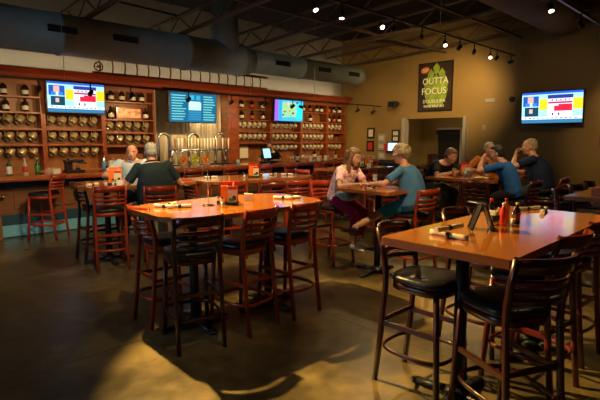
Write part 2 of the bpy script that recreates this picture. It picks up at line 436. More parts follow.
# hanging ladder above cornice
t = thing('ladder', 'wooden ladder laid on edge along the top of the back bar', 'ladder')
mb('shelf_dark').rod((4.0, 10.5, 3.40), (8.9, 10.5, 3.40), .04, .06).build('rail', parent=t)
mb('shelf_dark').rod((4.0, 10.5, 3.09), (8.9, 10.5, 3.09), .04, .05).build('rail', parent=t)
for k in range(17):
    x = 4.15 + k * .28
    mb('shelf_dark').tube([(x, 10.5, 3.09), (x + .02, 10.49, 3.25), (x, 10.5, 3.4)], .016, 6).build('rung', parent=t)
t = thing('pulley_wheel', 'small brass wheel at the left end of the ladder', 'wheel', (4.1, 10.42, 3.21))
c = mb('brass'); c.tube([(.09 * cos(a), 0, .09 * sin(a)) for a in [2 * pi * k / 16 for k in range(16)]], .014, 6, closed=True)
for k in range(3): a = k * pi / 3; c.cyl((-.09 * cos(a), 0, -.09 * sin(a)), (.09 * cos(a), 0, .09 * sin(a)), .008, seg=6)
c.cyl((0, -.03, 0), (0, .08, 0), .02); c.build('wheel', parent=t)

# ------------------------------------------------------------------ mugs
def make_mug(mat, h=.14, r=.062):
    t = thing('beer_mug', 'x', 'mug')
    c = mb(mat)
    # axis along +Z in local body coordinates, mouth up; body hollow
    c.lathe([(.02, 0), (r * .82, .002), (r * 1.0, .02), (r * 1.08, h * .5), (r * .98, h * .85), (r * .94, h), (r * .86, h), (r * .9, h * .8), (r * .98, h * .5), (r * .9, .02), (.01, .015)], seg=14)
    c.build('body', parent=t)
    c = mb(mat); pts = []
    for k in range(9):
        a = -pi / 2 + pi * k / 8
        pts.append((r * .95 + .052 * cos(a), 0, h * .5 + .048 * sin(a)))
    c.tube(pts, .009, 6); c.build('handle', parent=t)
    return t
MUG = {}
def mug_at(kind, x, z, label, group):
    # hung by the handle from the shelf board above: mouth leaning out and down to the left
    base = MUG.get(kind)
    sc = {'gold': 1.14, 'pale': 1.0}[kind]
    ax = V((-.62, -.35, -.70)).normalized()           # axis of the mug (towards the mouth)
    hd = V((.25, .1, 1)); hd = (hd - ax * hd.dot(ax)).normalized()   # handle direction
    yv = ax.cross(hd)
    R = Matrix((hd, yv, ax)).transposed()
    if base is None:
        base = MUG[kind] = make_mug({'gold': 'mug_gold', 'pale': 'mug_pale'}[kind]); o = base; o['label'] = label; o['group'] = group
    else: o = dup(base, label=label, group=group)
    h = .14 * sc
    c = V((x, 10.74, z))
    o.rotation_euler = R.to_euler(); o.scale = (sc,) * 3
    o.location = c - ax * h / 2
ROWN = ['top', 'middle', 'lower']
def mug_row(x0, x1, n, z, kind, where):
    for k in range(n):
        x = x0 + (k + .5) * (x1 - x0) / n
        adj = 'gold-toned' if kind == 'gold' else 'pale'
        mug_at(kind, x, z, f'{adj} mug hung {ORD[k]} in the {where}', where.replace('row', 'mug row') if 0 else f'mugs in the {where}')
for r, z in enumerate((2.06, 1.735, 1.415)):
    mug_row(1.88, 2.92, 5, z, 'gold', f'{ROWN[r]} row under the growler shelves')
    mug_row(3.08, 4.16, 5, z, 'gold', f'{ROWN[r]} row under the news screen')
for r, z in enumerate((1.975, 1.675)):
    mug_row(4.30, 5.38, 5, z, 'gold', f'{("upper","lower")[r]} row left of the tap wall')
for r, z in enumerate((2.075, 1.745)):
    mug_row(7.97, 9.06, 6, z, 'pale', f'{("upper","lower")[r]} row just right of the column')
for r, z in enumerate((2.075, 1.745, 1.425)):
    mug_row(9.2, 10.32, 6, z, 'pale', f'{ROWN[r]} row under the cartoon screen')
    mug_row(10.45, 11.52, 6, z, 'pale', f'{ROWN[r]} row right of the cartoon screen')
    if r != 1: mug_row(11.66, 12.44, 4, z, 'pale', f'{ROWN[r]} row nearest the ochre wall')
mug_row(11.66, 12.0, 2, 1.745, 'pale', 'middle row nearest the ochre wall')

# ------------------------------------------------------------------ growlers / bottles
def make_growler(bm_='amber', lab='label'):
    t = thing('growler', 'x', 'bottle')
    mb(bm_).lathe([(.05, 0), (.062, .008), (.064, .15), (.055, .19), (.022, .225), (.02, .255), (.026, .26), (.026, .275), (.01, .276)], seg=14).build('glass_jug', parent=t)
    mb(lab).lathe([(.0645, .04), (.066, .041), (.066, .12), (.0645, .121)], seg=14, cap=False).build('label', parent=t)
    mb(bm_).tube([(.02, 0, .245), (.045, 0, .25), (.055, 0, .225), (.048, 0, .2)], .006, 6).build('handle', parent=t)
    mb('black').cyl((0, 0, .27), (0, 0, .29), .02, seg=10).build('cap', parent=t)
    return t
GR = {}
def growler(x, z, key, label, group, y=10.74, s=1):
    if key not in GR:
        GR[key] = make_growler(*{'plain': ('amber', 'label'), 'red': ('amber', 'labelred'), 'green': ('greenglass', 'white')}[key]); o = GR[key]; o['label'] = label; o['group'] = group
    else: o = dup(GR[key], label=label, group=group)
    o.location = (x, y, z); o.scale = (s, s, s); o.rotation_euler = (0, 0, random.uniform(-2.6, -1.2))
def gro_row(xs, z, keys, where):
    for k, x in enumerate(xs):
        kk = keys[k % len(keys)]
        growler(x, z, kk, {'plain': 'brown', 'red': 'red-labelled', 'green': 'green'}[kk] + f' jug standing {ORD[k]} on the {where}', f'jugs on the {where}')
sh = .019
gro_row([2.0, 2.36, 2.74], 2.5 + sh, ['plain'], 'upper shelf at far left')
gro_row([2.05, 2.38, 2.72], 2.19 + sh, ['plain'], 'second shelf at far left')
gro_row([4.47, 4.72, 4.98, 5.2], 2.5 + sh, ['plain', 'plain', 'plain', 'plain'], 'upper shelf left of the tap wall')
gro_row([4.45, 5.28], 2.1 + sh, ['plain'], 'second shelf left of the tap wall')
gro_row([8.15, 8.52, 8.93], 2.5 + sh, ['plain', 'red', 'plain'], 'upper shelf right of the column')
gro_row([8.15, 8.52, 8.93], 2.19 + sh, ['plain', 'red', 'plain'], 'second shelf right of the column')
gro_row([10.58, 10.88, 11.2, 11.42], 2.5 + sh, ['plain', 'red', 'plain', 'plain'], 'upper shelf right of the cartoon screen')
gro_row([10.9], 2.19 + sh, ['plain'], 'second shelf right of the cartoon screen')
gro_row([11.78, 12.05, 12.32], 2.5 + sh, ['red', 'plain', 'plain'], 'upper shelf beside the ochre wall')
gro_row([11.78, 12.05, 12.32], 2.19 + sh, ['plain', 'red', 'plain'], 'second shelf beside the ochre wall')
gro_row([10.5, 11.1], 1.045, ['green', 'plain'], 'back counter right of the cartoon screen')
# picture on shelf in third bay
t = thing('framed_picture', 'small copper-coloured framed picture on the shelf above the mugs', 'picture', (4.87, 10.72, 2.119))
mb('shelf_dark').box((0, 0, .14), (.62, .03, .28), bevel=.008).build('frame', parent=t)
mb(ramp_mat('copper_picture', [(.3, (.3, .08, .03)), (.5, (.7, .35, .15)), (.7, (.75, .6, .45))], (1, 1, 1), 9, 3, .4)).box((0, -.018, .14), (.54, .006, .2)).build('print', parent=t)

# ------------------------------------------------------------------ screens
def screen(name, label, loc, rot, w_, h_, d_, art, strength):
    t = thing(name, label, 'television'); t.location = loc; t.rotation_euler = rot
    mb('black').box((0, .0, 0), (w_ + .05, d_, h_ + .05), bevel=.012).build('casing', parent=t)
    s = MB(); y = -d_ / 2 - .004; lay = 0
    for (x0, z0, x1, z1, col, k) in art:
        mt = em('screen_%s_%.2f%.2f%.2f%.1f' % (name, *col, k), col, strength * k)
        s.use(mt); yy = y - lay * .0006; lay += 1
        s.quad([((x0 - .5) * w_, yy, (z0 - .5) * h_), ((x1 - .5) * w_, yy, (z0 - .5) * h_), ((x1 - .5) * w_, yy, (z1 - .5) * h_), ((x0 - .5) * w_, yy, (z1 - .5) * h_)])
    s.build('display', parent=t)
    mb('black').box((0, d_ / 2 + .06, 0), (.3, .12, .2)).build('bracket', parent=t)
    return t
B = (.16, .42, .85)
news = [(0, 0, 1, 1, (.30, .62, .95), 1), (0, 0, 1, .12, (.05, .25, .5), .6), (0, .12, 1, .2, (.75, .85, 1), 1), (0, .93, 1, 1, (.02, .08, .5), 1),
        (.3, .42, .44, .78, (.9, .62, .02), .8), (.85, .42, 1, .78, (.9, .62, .02), .8), (.0, .2, .3, .93, (.35, .7, .95), .9),
        (.02, .55, .29, .88, (.03, .12, .55), .6), (.1, .62, .2, .86, (.8, .4, .35), .8), (.06, .55, .26, .66, (.03, .2, .8), .9), (.14, .55, .18, .66, (.85, .9, 1), .9),
        (.05, .22, .29, .52, (.02, .09, .14), .5), (.13, .32, .19, .46, (.8, .5, .45), .7),
        (.44, .2, .85, .9, (.85, .8, .9), .9), (.44, .78, .85, .9, (.03, .05, .3), .7), (.45, .62, .84, .68, (.6, .05, .12), .6), (.55, .38, .84, .55, (.85, .02, .06), .8), (.62, .55, .84, .6, (.85, .02, .06), .8),
        (.46, .70, .8, .76, (.1, .1, .45), .6)]
for k in range(12): news.append((.05 + k * .075, .145, .05 + k * .075 + random.uniform(.03, .06), .175, (.05, .1, .3), .6))
for x in (.52, .62): news.append((x, .24, x + .025, .33, (.03, .05, .2), .5))
for k in range(5): news.append((.46 + k * .07, .715, .49 + k * .07 + .02, .75, (.9, .9, 1), .9))
screen('television', 'television showing a news show, hung over the left shelving', (3.6, 10.4, 2.52), (radians(4), 0, 0), 1.13, .60, .06, news, .95)
menu = [(0, 0, 1, 1, (.02, .16, .30), .8), (.38, .05, .66, .95, (.02, .2, .42), .9), (.39, .42, .66, .68, (.55, .82, .85), 1), (.41, .66, .64, .72, (.6, .9, .9), 1), (.42, .78, .50, .93, (.05, .5, .7), .9), (.55, .78, .63, .93, (.04, .45, .65), .9)]
for r in range(10):
    z = .92 - r * .09
    menu.append((.03, z - .028, .03 + random.uniform(.2, .33), z, (.2, .72, .75), 1)); menu.append((.05, z - .05, .25, z - .04, (.1, .45, .5), .7))
    menu.append((.7, z - .028, .7 + random.uniform(.18, .27), z, (.2, .72, .75), 1)); menu.append((.72, z - .05, .9, z - .04, (.1, .5, .4), .7))
for r in range(4): menu.append((.40, .34 - r * .08, .65, .355 - r * .08, (.1, .45, .6), .8))
screen('menu_board', 'wide screen listing the beer menu in blue, over the taps', (6.18, 10.12, 2.42), (radians(5), 0, 0), 1.28, .68, .16, menu, .7)['category'] = 'menu screen'
cart = [(0, 0, 1, 1, (.05, .45, .85), 1), (0, 0, .12, 1, (.35, .1, .85), 1), (.12, 0, .25, 1, (.03, .35, .9), 1), (.75, .1, 1, .9, (.03, .65, .75), 1), (.25, .2, .75, .92, (.35, .75, .35), .8)]
random.seed(11)
for k in range(38):
    x = random.uniform(.22, .74); z = random.uniform(.16, .86)
    cart.append((x, z, x + random.uniform(.03, .09), z + random.uniform(.04, .13), random.choice([(.6, .75, .05), (.05, .45, .08), (.12, .1, .35), (.6, .62, .66), (.75, .7, .2), (.04, .12, .4), (.75, .85, .8)]), .7))
screen('television', 'television showing a bright blue and green cartoon picture', (9.63, 10.4, 2.5), (radians(4), 0, 0), 1.13, .60, .06, cart, .8)
screen('television', 'large television showing a news show on the ochre wall', (12.42, 4.02, 2.43), (radians(5), 0, radians(-90)), 1.36, .74, .07, news, 1.0)
t = thing('mounting_bracket', 'black wall plate under the large television on the ochre wall', 'bracket', (12.6, 3.95, 2.06))
mb('black').box((0, 0, 0), (.18, .7, .12), bevel=.01).build('plate', parent=t)

# ------------------------------------------------------------------ beer taps
def tap_arch(x0, x1, label):
    t = thing('tap_tower', label, 'tap tower', (0, 10.2, 1.04), 0, 'steel arches of the tap wall')
    r = (x1 - x0) / 2; cx = (x0 + x1) / 2; zt = .62
    pts = [(x0, 0, 0), (x0, 0, .3), (x0, 0, zt)] + [(cx - r * cos(a), 0, zt + r * sin(a)) for a in [pi * k / 10 for k in range(1, 10)]] + [(x1, 0, zt), (x1, 0, .3), (x1, 0, 0)]
    mb('steel').tube(pts, .034, 12).build('arch_pipe', parent=t)
    for x in (x0, x1): mb('steel').cyl((x, 0, 0), (x, 0, .03), .07).build('base_flange', parent=t)
tap_arch(5.30, 5.58, 'polished steel pipe arch at the left end of the taps')
tap_arch(6.10, 6.38, 'polished steel pipe arch in the middle of the taps')
tap_arch(6.88, 7.18, 'polished steel pipe arch at the right end of the taps')
t = thing('tap_rail', 'steel rail carrying a long row of beer taps', 'tap rail', (0, 10.12, 1.4))
mb('steel').cyl((5.55, 0, 0), (7.3, 0, 0), .028).build('manifold', parent=t)
mb('steel').cyl((5.62, .0, .0), (5.62, .1, -.34), .03).build('support', parent=t)
random.seed(5)
hc = [pm('tap_handle_%d' % i, c, .35) for i, c in enumerate([(.85, .78, .58), (.8, .62, .3), (.85, .82, .75), (.85, .8, .66), (.35, .14, .05)])]
for k in range(18):
    x = 5.66 + k * .09
    tp = mb('steel').cyl((x, 0, 0), (x, -.09, -.01), .011, seg=8).cyl((x, -.08, -.01), (x, -.09, -.09), .012, .008, seg=8).build('faucet', parent=t)
    mb(random.choice(hc)).lathe([(.008, 0), (.010, .07), (.017, .12), (.022, .22), (.02, .27), (.006, .28)], (x, -.06, .01), 8).build('tap_handle', parent=tp)
tag(mb('steel').box((6.5, 10.1, 1.055), (1.9, .35, .03), bevel=.008).build('drip_tray'), 'steel drip tray below the beer taps', 'drip tray')

# ------------------------------------------------------------------ customer bar
t = thing('bar_counter', 'long cherry wood customer bar with a polished overhanging top', 'bar')
c = mb('bar_top'); c.box((6.30, 8.98, 1.045), (9.4, .66, .05), bevel=.012); c.build('countertop', parent=t)
c = mb('shelf_dark'); c.box((6.30, 8.68, 1.0), (9.36, .06, .05), bevel=.012); c.build('arm_rail', parent=t)
mb('bar_panel').box((6.35, 9.12, .66), (9.2, .2, .70)).build('front_panel', parent=t)
mb('kick_dark').box((6.35, 9.02, .92), (9.1, .012, .12)).build('recess_strip', parent=t)
for k in range(7):
    x = 2.0 + k * 1.19
    c = mb('bar_panel')
    for (cx, cz, dx, dz) in ((x + .5, .815, 1.0, .03), (x + .5, .505, 1.0, .03), (x + .02, .66, .03, .3), (x + .98, .66, .03, .3)): c.box((cx, 9.01, cz), (dx, .025, dz), bevel=.004)
    c.build('panel_frame', parent=t)
mb('kick_dark').box((6.35, 9.1, .2), (9.2, .22, .4)).build('toe_base', parent=t)
mb('kick').box((6.35, 8.985, .125), (9.2, .012, .19)).build('kick_plate', parent=t)
c = mb('bar_panel'); c.box((1.72, 9.1, .5), (.14, .34, 1.0), bevel=.008); c.build('end_post', parent=t)
mb('brass').ball((1.84, 8.93, .72), .03).build('knob', parent=t)

# ------------------------------------------------------------------ ladder-back bar stool
def make_chair():
    t = thing('bar_stool', 'x', 'bar stool')
    wood = 'chair'
    # rear legs running up into the back posts
    for sx in (-1, 1):
        P = [(.185, -.275, 0), (.183, -.235, .35), (.18, -.205, .70), (.182, -.205, .80), (.186, -.225, .92), (.19, -.268, 1.085)]
        mb(wood).tube([(sx * x, y, z) for x, y, z in P], 0, 8, flat=(.019, .017), power=.6, up=(1, 0, 0)).build('leg', parent=t)
    for sx in (-1, 1):
        mb(wood).tube([(sx * .19, .205, 0), (sx * .178, .185, .35), (sx * .168, .165, .72)], 0, 8, flat=(.017, .019), power=.6, up=(1, 0, 0)).build('leg', parent=t)
    def outline(w_, d0, d1, n=28):
        pts = []
        for k in range(n):
            a = 2 * pi * k / n; ca, sa = cos(a), sin(a)
            ca = math.copysign(abs(ca) ** .6, ca); sa = math.copysign(abs(sa) ** .6, sa)
            ww = w_ * (1 - .08 * (1 - sa) / 2)
            pts.append((ww * ca, (d1 + d0) / 2 + (d1 - d0) / 2 * sa))
        return pts
    mb(wood).prism(outline(.205, -.20, .205), .685, .735, True).build('seat_frame', parent=t)
    c = mb('vinyl'); o0 = outline(.215, -.205, .22); n = len(o0)
    lay = [(.97, .735), (1.0, .748), (.99, .768), (.93, .78), (.6, .788), (.2, .79)]
    vs = [[c.bm.verts.new((x * k, .005 + (y - .005) * k, z)) for x, y in o0] for k, z in lay]
    fs = []
    for a, b2 in zip(vs, vs[1:]):
        for k in range(n): fs.append(c.bm.faces.new((a[k], a[(k + 1) % n], b2[(k + 1) % n], b2[k])))
    fs += [c.bm.faces.new(list(reversed(vs[0]))), c.bm.faces.new(vs[-1])]
    for f_ in fs: f_.smooth = True
    c.build('seat_cushion', parent=t)
    def postat(z):
        P = [(.18, -.205, .70), (.182, -.205, .80), (.186, -.225, .92), (.19, -.268, 1.085)]
        for a, b2 in zip(P, P[1:]):
            if a[2] <= z <= b2[2]:
                f_ = (z - a[2]) / (b2[2] - a[2]); return a[0] + (b2[0] - a[0]) * f_, a[1] + (b2[1] - a[1]) * f_
        return P[-1][:2]
    def slat(z0, z1, arch, name):
        c = mb(wood); n = 9; rows = []
        for k in range(n):
            u = -1 + 2 * k / (n - 1); px, py = postat((z0 + z1) / 2)
            x = u * (px - .004); bow = -.08 * (1 - u * u); y = py + bow
            up_ = arch * (1 - u * u)
            tilt = .2 * (z1 - z0)
            rows.append([(x, y + .008, z0 + up_ * .3), (x, y - .008, z0 + up_ * .3), (x, y - .008 - tilt, z1 + up_), (x, y + .008 - tilt, z1 + up_)])
        vv = [[c.bm.verts.new(p) for p in r] for r in rows]
        for a, b2 in zip(vv, vv[1:]):
            for k in range(4): c.bm.faces.new((a[k], a[(k + 1) % 4], b2[(k + 1) % 4], b2[k])).smooth = k in (1, 3)
        c.bm.faces.new(vv[0]); c.bm.faces.new(list(reversed(vv[-1])))
        c.build(name, parent=t)
    slat(1.005, 1.085, .008, 'crest_rail')
    for z in (.955, .903, .851): slat(z - .0155, z + .0155, .004, 'slat')
    # stretchers
    mb(wood).box((0, -.222, .45), (.345, .018, .032), bevel=.004).build('stretcher', parent=t)
    for sx in (-1, 1): mb(wood).rod((sx * .18, -.225, .43), (sx * .175, .185, .43), .018, .032).build('stretcher', parent=t)
    # bent foot ring
    pts = []
    for k in range(32):
        a = 2 * pi * k / 32; ca, sa = cos(a), sin(a)
        pts.append((.205 * math.copysign(abs(ca) ** .62, ca), -.025 + .235 * math.copysign(abs(sa) ** .62, sa), .255))
    mb(wood).tube(pts, 0, 6, closed=True, flat=(.009, .016), up=(0, 0, 1)).build('foot_ring', parent=t)
    return t
CH = {}
SHADE_TONES = {'red': None, 'dark': M['chair_shaded'], 'mid': M['chair_half_shaded']}
CNT = 0
def chair(x, y, deg, label, group=None, tone='red'):
    """x, y seat centre; deg: 0 faces +Y"""
    global CNT
    CNT += 1
    if 'red' not in CH:
        CH['red'] = make_chair(); r = CH['red']; first = True
        if tone == 'red':
            r.location = (x, y, 0); r.rotation_euler = (0, 0, radians(deg)); tag(r, label, 'bar stool', group); return r
        r['tmp'] = 1
    if tone not in CH:
        r = dup(CH['red']); swap_mats(r, {M['chair']: SHADE_TONES[tone]}); CH[tone] = r
    else: r = dup(CH[tone])
    if 'tmp' in r: del r['tmp']
    r.location = (x, y, 0); r.rotation_euler = (0, 0, radians(deg)); tag(r, label, 'bar stool')
    if group: r['group'] = group
    elif 'group' in r: del r['group']
    return r
G1, G2, G3, G4, G5, G6 = ('stools around the clipped-corner table', 'stools around the near right table', 'stools at the table of the two men', 'stools at the table by the bar', 'stools along the bar', 'stools at the far tables')
# table M
chair(1.98, 3.33, -16, 'nearest dark stool at the clipped-corner table, its back to us', G1, 'dark')
chair(2.48, 3.31, 8, 'red-brown stool in the middle of the clipped-corner table, beside the nearest stool', G1)
chair(3.03, 3.31, 4, 'red-brown stool at the right end of the clipped-corner table', G1)
chair(2.09, 3.90, -93, 'red-brown stool at the left end of the clipped-corner table, turned sideways', G1)
# table R
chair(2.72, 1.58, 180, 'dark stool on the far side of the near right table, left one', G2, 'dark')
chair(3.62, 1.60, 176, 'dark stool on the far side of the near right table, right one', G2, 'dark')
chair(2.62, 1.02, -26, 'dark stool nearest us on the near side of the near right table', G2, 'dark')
chair(3.28, 1.13, -7, 'dark red stool in the middle of the near side of the right table', G2, 'mid')
chair(3.95, 1.15, -4, 'dark red stool at the far end of the near side of the right table', G2, 'mid')
# table L (two men)
chair(2.43, 6.10, -16, 'red-brown stool facing away from us left of the man in the black shirt', G3)
chair(2.92, 5.66, -23, 'red-brown stool under the grey-haired man in the black shirt', G3)
chair(2.50, 6.60, -92, 'dark stool at the left end of the two men\'s table', G3, 'dark')
chair(3.30, 7.24, 174, 'stool under the man in the pale blue shirt', G3, 'mid')
# table F
chair(3.80, 5.42, -10, 'red-brown stool left one of three at the table by the bar', G4)
chair(4.28, 5.08, -18, 'dark stool middle one of three at the table by the bar', G4, 'mid')
chair(4.72, 5.06, -14, 'red-brown stool right one of three at the table by the bar', G4)
chair(3.88, 6.08, -93, 'stool at the left end of the table by the bar', G4)
# women
chair(4.74, 4.22, 176, 'red-brown stool under the woman in the floral blouse', 'stools of the two women')
chair(4.93, 3.13, -4, 'red-brown stool under the woman in the teal top', 'stools of the two women')
# bar stools
chair(2.37, 8.60, 42, 'red-brown stool standing angled at the left end of the bar', G5)
bx_ = [(4.9, 'behind the man in the black shirt'), (5.75, 'below the bowls of oranges'), (6.7, 'just right of the oranges'), (7.55, 'left of the dark-haired bartender'), (8.4, 'in front of the dark-haired bartender'), (9.2, 'below the cartoon screen'), (10.0, 'left of the woman in the floral blouse'), (10.75, 'farthest along the bar')]
for x, l in bx_: chair(x, 8.3 + random.uniform(-.06, .06), random.uniform(-10, 10), 'bar stool at the counter ' + l, G5, random.choice(['red', 'mid']))
# men right
chair(6.50, 2.95, -90, 'red stool with its back to us at the four men\'s table', G6, 'mid')
chair(7.45, 4.36, 178, 'stool under the man in the black T-shirt', G6, 'mid')
chair(8.35, 3.72, 100, 'stool under the man in the orange shirt', G6, 'mid')
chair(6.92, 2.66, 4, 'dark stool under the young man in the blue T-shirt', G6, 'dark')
chair(7.85, 2.58, 8, 'dark red stool under the man in the navy shirt', G6, 'mid')
chair(6.2, 4.5, 150, 'red stool standing loose beside the woman in the teal top', G6)
# right table chairs
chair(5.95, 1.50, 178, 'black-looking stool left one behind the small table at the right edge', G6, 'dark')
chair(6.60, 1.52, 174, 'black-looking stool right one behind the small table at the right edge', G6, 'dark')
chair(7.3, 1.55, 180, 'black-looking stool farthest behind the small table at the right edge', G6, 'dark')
# back tables
chair(7.55, 6.85, 178, 'stool behind the long table beyond the floral-bloused woman', G6, 'mid')
chair(6.6, 6.45, -92, 'stool at the left end of the long table beyond the floral-bloused woman', G6)
chair(8.0, 5.75, 0, 'stool in front of the long table beyond the floral-bloused woman', G6)
chair(9.35, 5.0, 5, 'stool at the table right behind the woman in the teal top', G6)
chair(10.0, 5.0, -5, 'stool right one at the table behind the woman in the teal top', G6, 'mid')

# ------------------------------------------------------------------ tables
def clipped(w_, d_, c1):
    x, y = w_ / 2, d_ / 2
    return [(x - c1, -y), (x - c1 * .35, -y + c1 * .3), (x, -y + c1), (x, y - c1), (x - c1 * .35, y - c1 * .3), (x - c1, y), (-x + c1, y), (-x + c1 * .35, y - c1 * .3), (-x, y - c1), (-x, -y + c1), (-x + c1 * .35, -y + c1 * .3), (-x + c1, -y)]
def table(loc, rot, w_, d_, label, clip=.02, cols=((0, 0),), th=.04, group='bar height tables', arm=.3, h=1.07):
    t = thing('bar_table', label, 'table', loc, radians(rot), group)
    P = clipped(w_, d_, clip)
    c = MB(); c.use(M['table']); c.prism(P, h - .006, h)
    c.build('tabletop', parent=t)
    k = 1 - .004 / w_
    mb('table_edge').prism([(x * 1.0, y * 1.0) for x, y in P], h - th, h - .0062).build('edge_band', parent=t)
    for cx, cy in cols:
        c = mb('iron'); c.cyl((cx, cy, .04), (cx, cy, h - th - .01), .04); c.lathe([(.09, .03), (.08, .06), (.045, .09)], (cx, cy, 0)); c.build('column', parent=t)
        c = mb('iron'); c.box((cx, cy, h - th - .008), (.4, .4, .014)); c.build('top_plate', parent=t)
        c = mb('iron')
        for a in range(4):
            an = a * pi / 2; dx, dy = cos(an), sin(an)
            c.tube([(cx, cy, .05), (cx + dx * arm * .6, cy + dy * arm * .6, .035), (cx + dx * arm, cy + dy * arm, .02)], 0, 8, flat=(.035, .018), power=.7, up=(0, 0, 1))
            c.ball((cx + dx * arm, cy + dy * arm, .018), (.042, .042, .018), 10)
        c.build('cross_base', parent=t)
    return t
table((2.58, 3.57, 0), -2, 1.72, 1.02, 'large clipped-corner orange wood table in the middle left', .26, ((-.42, 0), (.42, 0)))
table((3.31, 1.29, 0), 0, 1.94, .80, 'long rectangular orange wood table in the right foreground', .015, ((-.60, .04), (.55, 0)), th=.05)
table((2.92, 6.32, 0), -8, 1.6, 1.0, 'wooden table shared by the two men at left', .24, ((-.4, 0), (.4, 0)))
table((4.62, 5.86, 0), -6, 1.95, 1.0, 'wooden table between the oranges bar and the clipped-corner table', .24, ((-.45, 0), (.45, 0)))
table((4.70, 3.44, 0), 0, .70, .78, 'small square wooden table between the two women', .015)
table((7.4, 3.42, 0), 0, 1.5, 1.12, 'wooden table where four men sit at right', .02, ((-.35, 0), (.35, 0)))
table((6.4, 1.18, 0), 0, 1.9, .82, 'small wooden table cut by the right edge', .02, ((-.45, 0), (.45, 0)))
table((7.75, 6.3, 0), 0, 1.7, .8, 'long wooden table beyond the floral-bloused woman', .02, ((-.4, 0), (.4, 0)))
table((9.7, 5.55, 0), 0, 1.5, .8, 'wooden table beyond the woman in the teal top', .02, ((-.4, 0), (.4, 0)))
TZ = 1.0702
# ------------------------------------------------------------------ things on the tables
def roll(x, y, z, deg, label, group, mat='napkin', L=.20, r=.017):
    t = thing('napkin_roll', label, 'napkin roll', (x, y, z + r * .95), radians(deg), group)
    c = mb(mat); n = 9
    c.tube([(-L / 2 + L * k / (n - 1), 0, 0) for k in range(n)], [r * (.9 + .12 * math.sin(k * 1.3) + (.22 if k in (0, n - 1) else 0)) for k in range(n)], 10)
    c.build('cloth', parent=t)
    mb('black').cyl((-.012, 0, 0), (.012, 0, 0), r * 1.06, seg=12).build('paper_band', parent=t)
    c = mb('steel'); c.rod((L / 2 - .01, .004, 0), (L / 2 + .02, .004, .002), .012, .003); c.build('fork_tip', parent=t)
    return t
roll(2.62, 1.385, TZ, -97, 'cream napkin roll lying under its pair on the near right table', 'napkin rolls on the near right table', L=.26)
roll(2.67, 1.41, TZ + .034, -8, 'cream napkin roll lying crosswise on top at the near right table', 'napkin rolls on the near right table', L=.26)
roll(4.13, 1.47, TZ, -25, 'cream napkin roll, left one at the far end of the right table', 'napkin rolls on the near right table', L=.26)
roll(4.10, 1.33, TZ, 12, 'cream napkin roll, right one at the far end of the right table', 'napkin rolls on the near right table', L=.26)
GN = 'white napkin rolls on the clipped-corner table'
roll(1.98, 3.74, TZ, -62, 'white napkin roll nearest the left end of the clipped-corner table', GN, 'napkin_w')
roll(2.07, 3.64, TZ, -25, 'white napkin roll beside another at the left end of the clipped-corner table', GN, 'napkin_w')
roll(2.05, 3.80, TZ, 20, 'white napkin roll behind the pair on the clipped-corner table', GN, 'napkin_w')
roll(3.13, 3.46, TZ, -60, 'white napkin roll at the right end of the clipped-corner table, left of its pair', GN, 'napkin_w')
roll(3.20, 3.42, TZ, -40, 'white napkin roll at the right end of the clipped-corner table, right of its pair', GN, 'napkin_w')
GN = 'white napkin rolls on the table by the bar'
roll(5.28, 5.74, TZ, -30, 'white napkin roll at the right end of the table by the bar', GN, 'napkin_w')
roll(5.12, 5.92, TZ, 10, 'white napkin roll behind the right-end one on the table by the bar', GN, 'napkin_w')
roll(4.05, 6.15, TZ, -40, 'white napkin roll at the left end of the table by the bar', GN, 'napkin_w')
roll(2.28, 6.2, TZ, 30, 'white napkin roll at the left end of the two men\'s table', 'rolls on the two men\'s table', 'napkin_w')

def shaker(x, y, label, z=TZ, fill='white'):
    t = thing('salt_shaker', label, 'shaker', (x, y, z), 0, 'glass shakers')
    mb('glass').lathe([(.018, 0), (.02, .004), (.018, .05), (.014, .068)], seg=10).build('glass_jar', parent=t)
    mb(fill).cyl((0, 0, .006), (0, 0, .045), .0145, seg=10).build('contents', parent=t)
    mb('chrome').lathe([(.015, .066), (.016, .08), (.008, .09)], seg=10).build('cap', parent=t)
def caddy(x, y, deg, label, top='red', face='orange_p', z=TZ, s=1):
    t = thing('condiment_caddy', label, 'caddy', (x, y, z), radians(deg), 'condiment caddies')
    t.scale = (s, s, s)
    mb('black').box((0, 0, .012), (.17, .12, .024), bevel=.004).build('tray', parent=t)
    c = mb(face); c.box((-.045, -.02, .10), (.06, .055, .15), bevel=.004); c.build('menu_box', parent=t)
    c = mb('label'); c.box((.03, -.045, .10), (.085, .006, .15)); c.use(M['green']).box((.02, -.0485, .05), (.05, .002, .03)); c.use(M['black']).box((.045, -.0485, .065), (.03, .002, .04)); c.use(M['red']).box((.03, -.0485, .155), (.08, .002, .025)); c.build('picture_card', parent=t)
    mb(top).lathe([(.03, .02), (.034, .03), (.034, .13), (.016, .165), (.008, .2), (.004, .2)], (.04, .01, 0), 12).build('squeeze_bottle', parent=t)
    c = mb(top); c.box((.0, .03, .125), (.15, .03, .17), bevel=.005); c.build('backing_card', parent=t)
    mb('yellow').lathe([(.018, .02), (.02, .12), (.012, .15), (.005, .17)], (-.06, .02, 0), 10).build('mustard_bottle', parent=t)
    return t
def card(x, y, deg, label, z=TZ):
    t = thing('sugar_packet_box', label, 'box', (x, y, z), radians(deg))
    c = mb('white'); c.box((0, 0, .035), (.085, .05, .07), bevel=.004); c.build('box', parent=t)
    c = mb('white')
    for k in range(7): c.box((-.033 + k * .011, 0, .062), (.003, .042, .03))
    c.build('packets', parent=t)
caddy(2.52, 3.52, -42, 'red and orange condiment caddy on the clipped-corner table')
shaker(2.37, 3.42, 'salt shaker in front of the caddy on the clipped-corner table')
shaker(2.40, 3.53, 'pepper shaker left of the caddy on the clipped-corner table', fill='amber')
card(2.80, 3.60, -42, 'small white packet box right of the caddy on the clipped-corner table')
